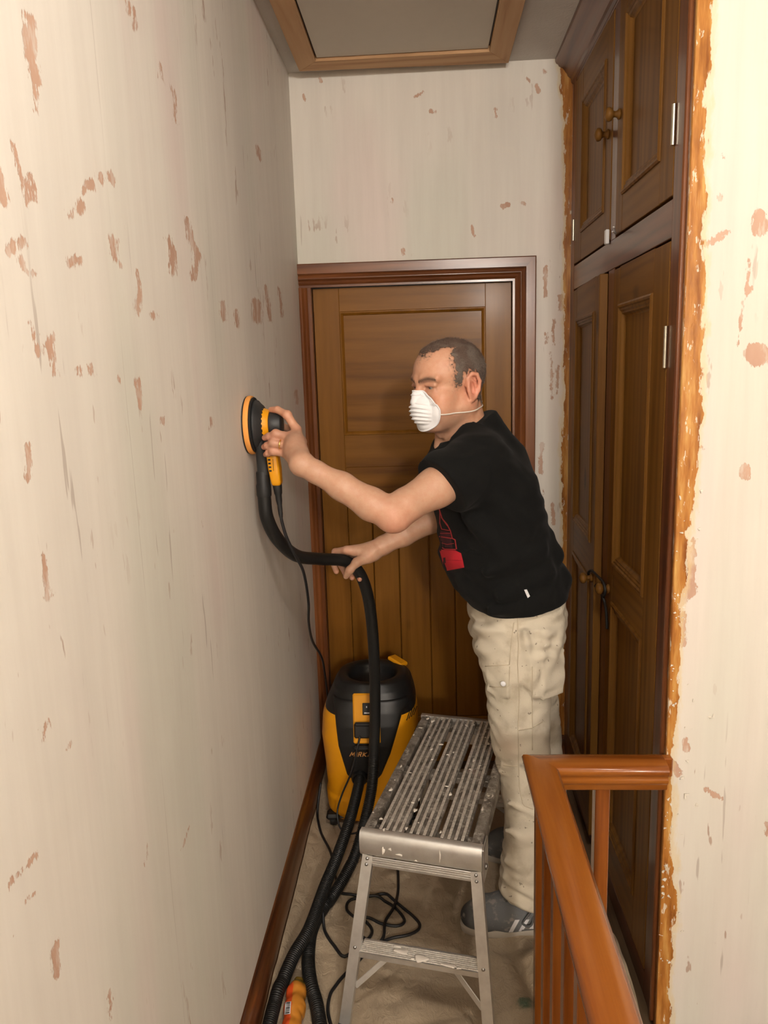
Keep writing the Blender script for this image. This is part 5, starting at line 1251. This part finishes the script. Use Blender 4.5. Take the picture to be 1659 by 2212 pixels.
for sg, a in ((-1, -.004), (1, Wd + .004)):
    for b in (.05, Ln - .05):
        MB().box((a - .003, b - .045, Ht - .10), (a + .003, b + .020, Ht - .012), .002, PM).build('hinge_bracket', PADB if sg < 0 else ALU.m, plat)
        MB().lathe([(0, 0), (.008, 0), (.007, .004), (0, .005)], pp(a + sg * .003, b - .02, Ht - .07), pu * sg, 12).build('hinge_bolt', STEEL, plat, smooth=True)
# dried paint on the platform, each its own splash
PAINT = plain('dried_cream_paint', (.72, .66, .58), .6)
rs = np.random.RandomState(11)
def splash(cx, cy, cz, U, Vv, rx, ry, seed, parent, mat=PAINT):
    r_ = np.random.RandomState(seed); t = np.linspace(0, 2 * PI, 18, endpoint=False); k = 1 + .45 * r_.rand(18) * np.sin(t * 3 + r_.rand() * 6)
    c = np.array((cx, cy, cz)); U, Vv = np.array(U, float), np.array(Vv, float); N_ = np.cross(U, Vv)
    ring = c + (np.cos(t) * rx * k)[:, None] * U + (np.sin(t) * ry * k)[:, None] * Vv
    mb = MB(); mb.sweep([ring, c + (ring - c) * .8 + N_ * .0014], caps=True); return mb.build('paint_splash', mat, parent, smooth=True)
st0 = lambda a, b: pp(a, -.060 + b, .2095)
for i, (a, b, rx, ry) in enumerate([(.105, .022, .020, .009), (.155, .012, .018, .012), (.225, .006, .020, .005), (.250, .004, .006, .004), (.135, .006, .005, .003), (.09, .036, .010, .004)]): splash(*st0(a, b), pu, pw, rx, ry, i, plat)
for i, (a, z, rx, rz) in enumerate([(.058, .462, .004, .010), (.098, .457, .009, .003), (.075, .468, .004, .004), (.20, .47, .002, .016), (.14, .448, .004, .002)]): splash(*pp(a, -.0138, z), pu, pz, rx, rz, 20 + i, plat)
for i in range(46):
    a, b = rs.rand() * Wd, rs.rand() * Ln; splash(*pp(a, b, Ht + .0012), pu, pw, .002 + .005 * rs.rand() ** 2, .002 + .008 * rs.rand() ** 2, 40 + i, plat, PAINT)

# ================================================================ SMALL THINGS
# orange packet at the skirting
pk = thing('orange_packet', (-.372, 1.67, .004), 'crumpled orange plastic packet with a barcode lying between the black hoses', 'packet')
G = Vol(steps((-.45, -.31, .003)), steps((1.50, 1.81, .003)), steps((.0, .09, .003)))
G.chain([(-.370, 1.735, .024), (-.370, 1.70, .028), (-.366, 1.65, .028), (-.364, 1.58, .026), (-.36, 1.53, .024)], [.015, .020, .022, .022, .018], .02)
V, F = G.mesh(); V = relax(V, F, 2); N = normals(V, F); V = V + N * (np.abs(np.sin(V @ np.array([90, 30, 60]) + vnoise(V, 30) * 6)) * .002 + vnoise(V, 60) * .004)[:, None]; V[:, 2] = np.maximum(V[:, 2], .0065)
tn = np.where(V[:, 1:2] > 1.712 + vnoise(V, 50)[:, None] * .01, (.30, .19, .03), np.where((V[:, :1] + .372 - (1.67 - V[:, 1:2]) * .1) < -.002 , (.78, .10, .02), (.62, .24, .03)))
PKT, a_ = vcol_mat('packet_film', .22, spec=.6); PKT.col(a_); mesh_obj('packet_body', V, F, PKT.m, pk, {'tone': tn}); bvp = BVHTree.FromPolygons(V.tolist(), F.tolist())
mb = MB()
lq = [PX(x, y, 1.62) for x, y in ((616, 2165), (629, 2163), (627, 2190), (614, 2192))]
decal(mb, bvp, lq, 5, 8, .0012)
if mb.v: mb.build('label', WHITEP, pk, label='white barcode label')
for k in range(7):
    mb = MB(); t0, t1 = (k + .25) / 7.5, (k + .25 + (.35 if k % 3 else .6)) / 7.5
    l0, l1, l2, l3 = lq; e = lambda s_, t_: (l0 * (1 - s_) + l1 * s_) * (1 - t_) + (l3 * (1 - s_) + l2 * s_) * t_
    decal(mb, bvp, [e(.2, t0), e(.85, t0), e(.85, t1), e(.2, t1)], 3, 1, .002)
    if mb.v: mb.build('barcode_bar', BLACKP, pk)
# cord lock hooked round the two lower knobs
kz = .958
tag(MB().tube(resample(catmull([(.522, 2.372, kz - .02), (.505, 2.378, kz), (.508, 2.345, kz + .020), (.511, 2.28, kz + .021), (.514, 2.21, kz + .020), (.515, 2.188, kz), (.514, 2.205, kz - .020), (.517, 2.27, kz - .018), (.515, 2.33, kz - .022), (.514, 2.215, kz - .026), (.522, 2.205, kz - .06), (.526, 2.203, kz - .115), (.526, 2.203, kz - .122)], 8), .004), .0042, 8).build('cupboard_lock_strap', BLACKR, smooth=True),
    'black strap looped round the two lower cupboard knobs', 'strap')
lk = thing('child_safety_catch', (.520, 2.28, 1.97), 'small white plastic safety catch on the cupboard rail between the upper doors', 'catch')
MB().box((.520, 2.302, 1.952), (.5305, 2.322, 1.992), .002).build('catch_plate', WHITEP, lk)
MB().bar((.5300, 2.225, 1.966), (.508, 2.16, 1.974), .005, .003).build('catch_arm', WHITEP, lk)
MB().bar((.5300, 2.225, 1.966), (.506, 2.165, 1.963), .004, .003).build('catch_arm', WHITEP, lk)
# flakes of filler and paint stuck along the edge of the wall
mb = MB(); rs = np.random.RandomState(5)
def flake(c, U, Vv, s_):
    U, Vv = np.array(U, float), np.array(Vv, float); N_ = np.cross(U, Vv); t = np.sort(rs.rand(6)) * 2 * PI
    ring = np.array([np.array(c) + U * math.cos(a) * s_ * (.5 + rs.rand()) + Vv * math.sin(a) * s_ * (.5 + rs.rand()) + N_ * rs.rand() * s_ * .8 for a in t])
    mb.sweep([ring, ring + N_ * .0012], caps=True)
for k in range(70):
    z = .2 + 1.15 * rs.rand() ** 1.2; x = XW + .002 + .05 * rs.rand() ** 3
    flake((x, YW - .0008, z), (1, 0, 0), (0, 0, 1), .0014 + .003 * rs.rand() ** 2)
for x, z in ((.620, .835), (.626, .838), (.562, .688), (.575, .645), (.572, .64), (.60, .62)): flake((x, YW - .001, z), (1, 0, 0), (0, 0, 1), .005)
fk = mb.build('paint_flakes', plain('flake_cream', (.74, .69, .60), .7)); tag(fk, 'tiny cream paint flakes clinging to the bare wall edge by the cupboard', 'paint flakes', kind='stuff')
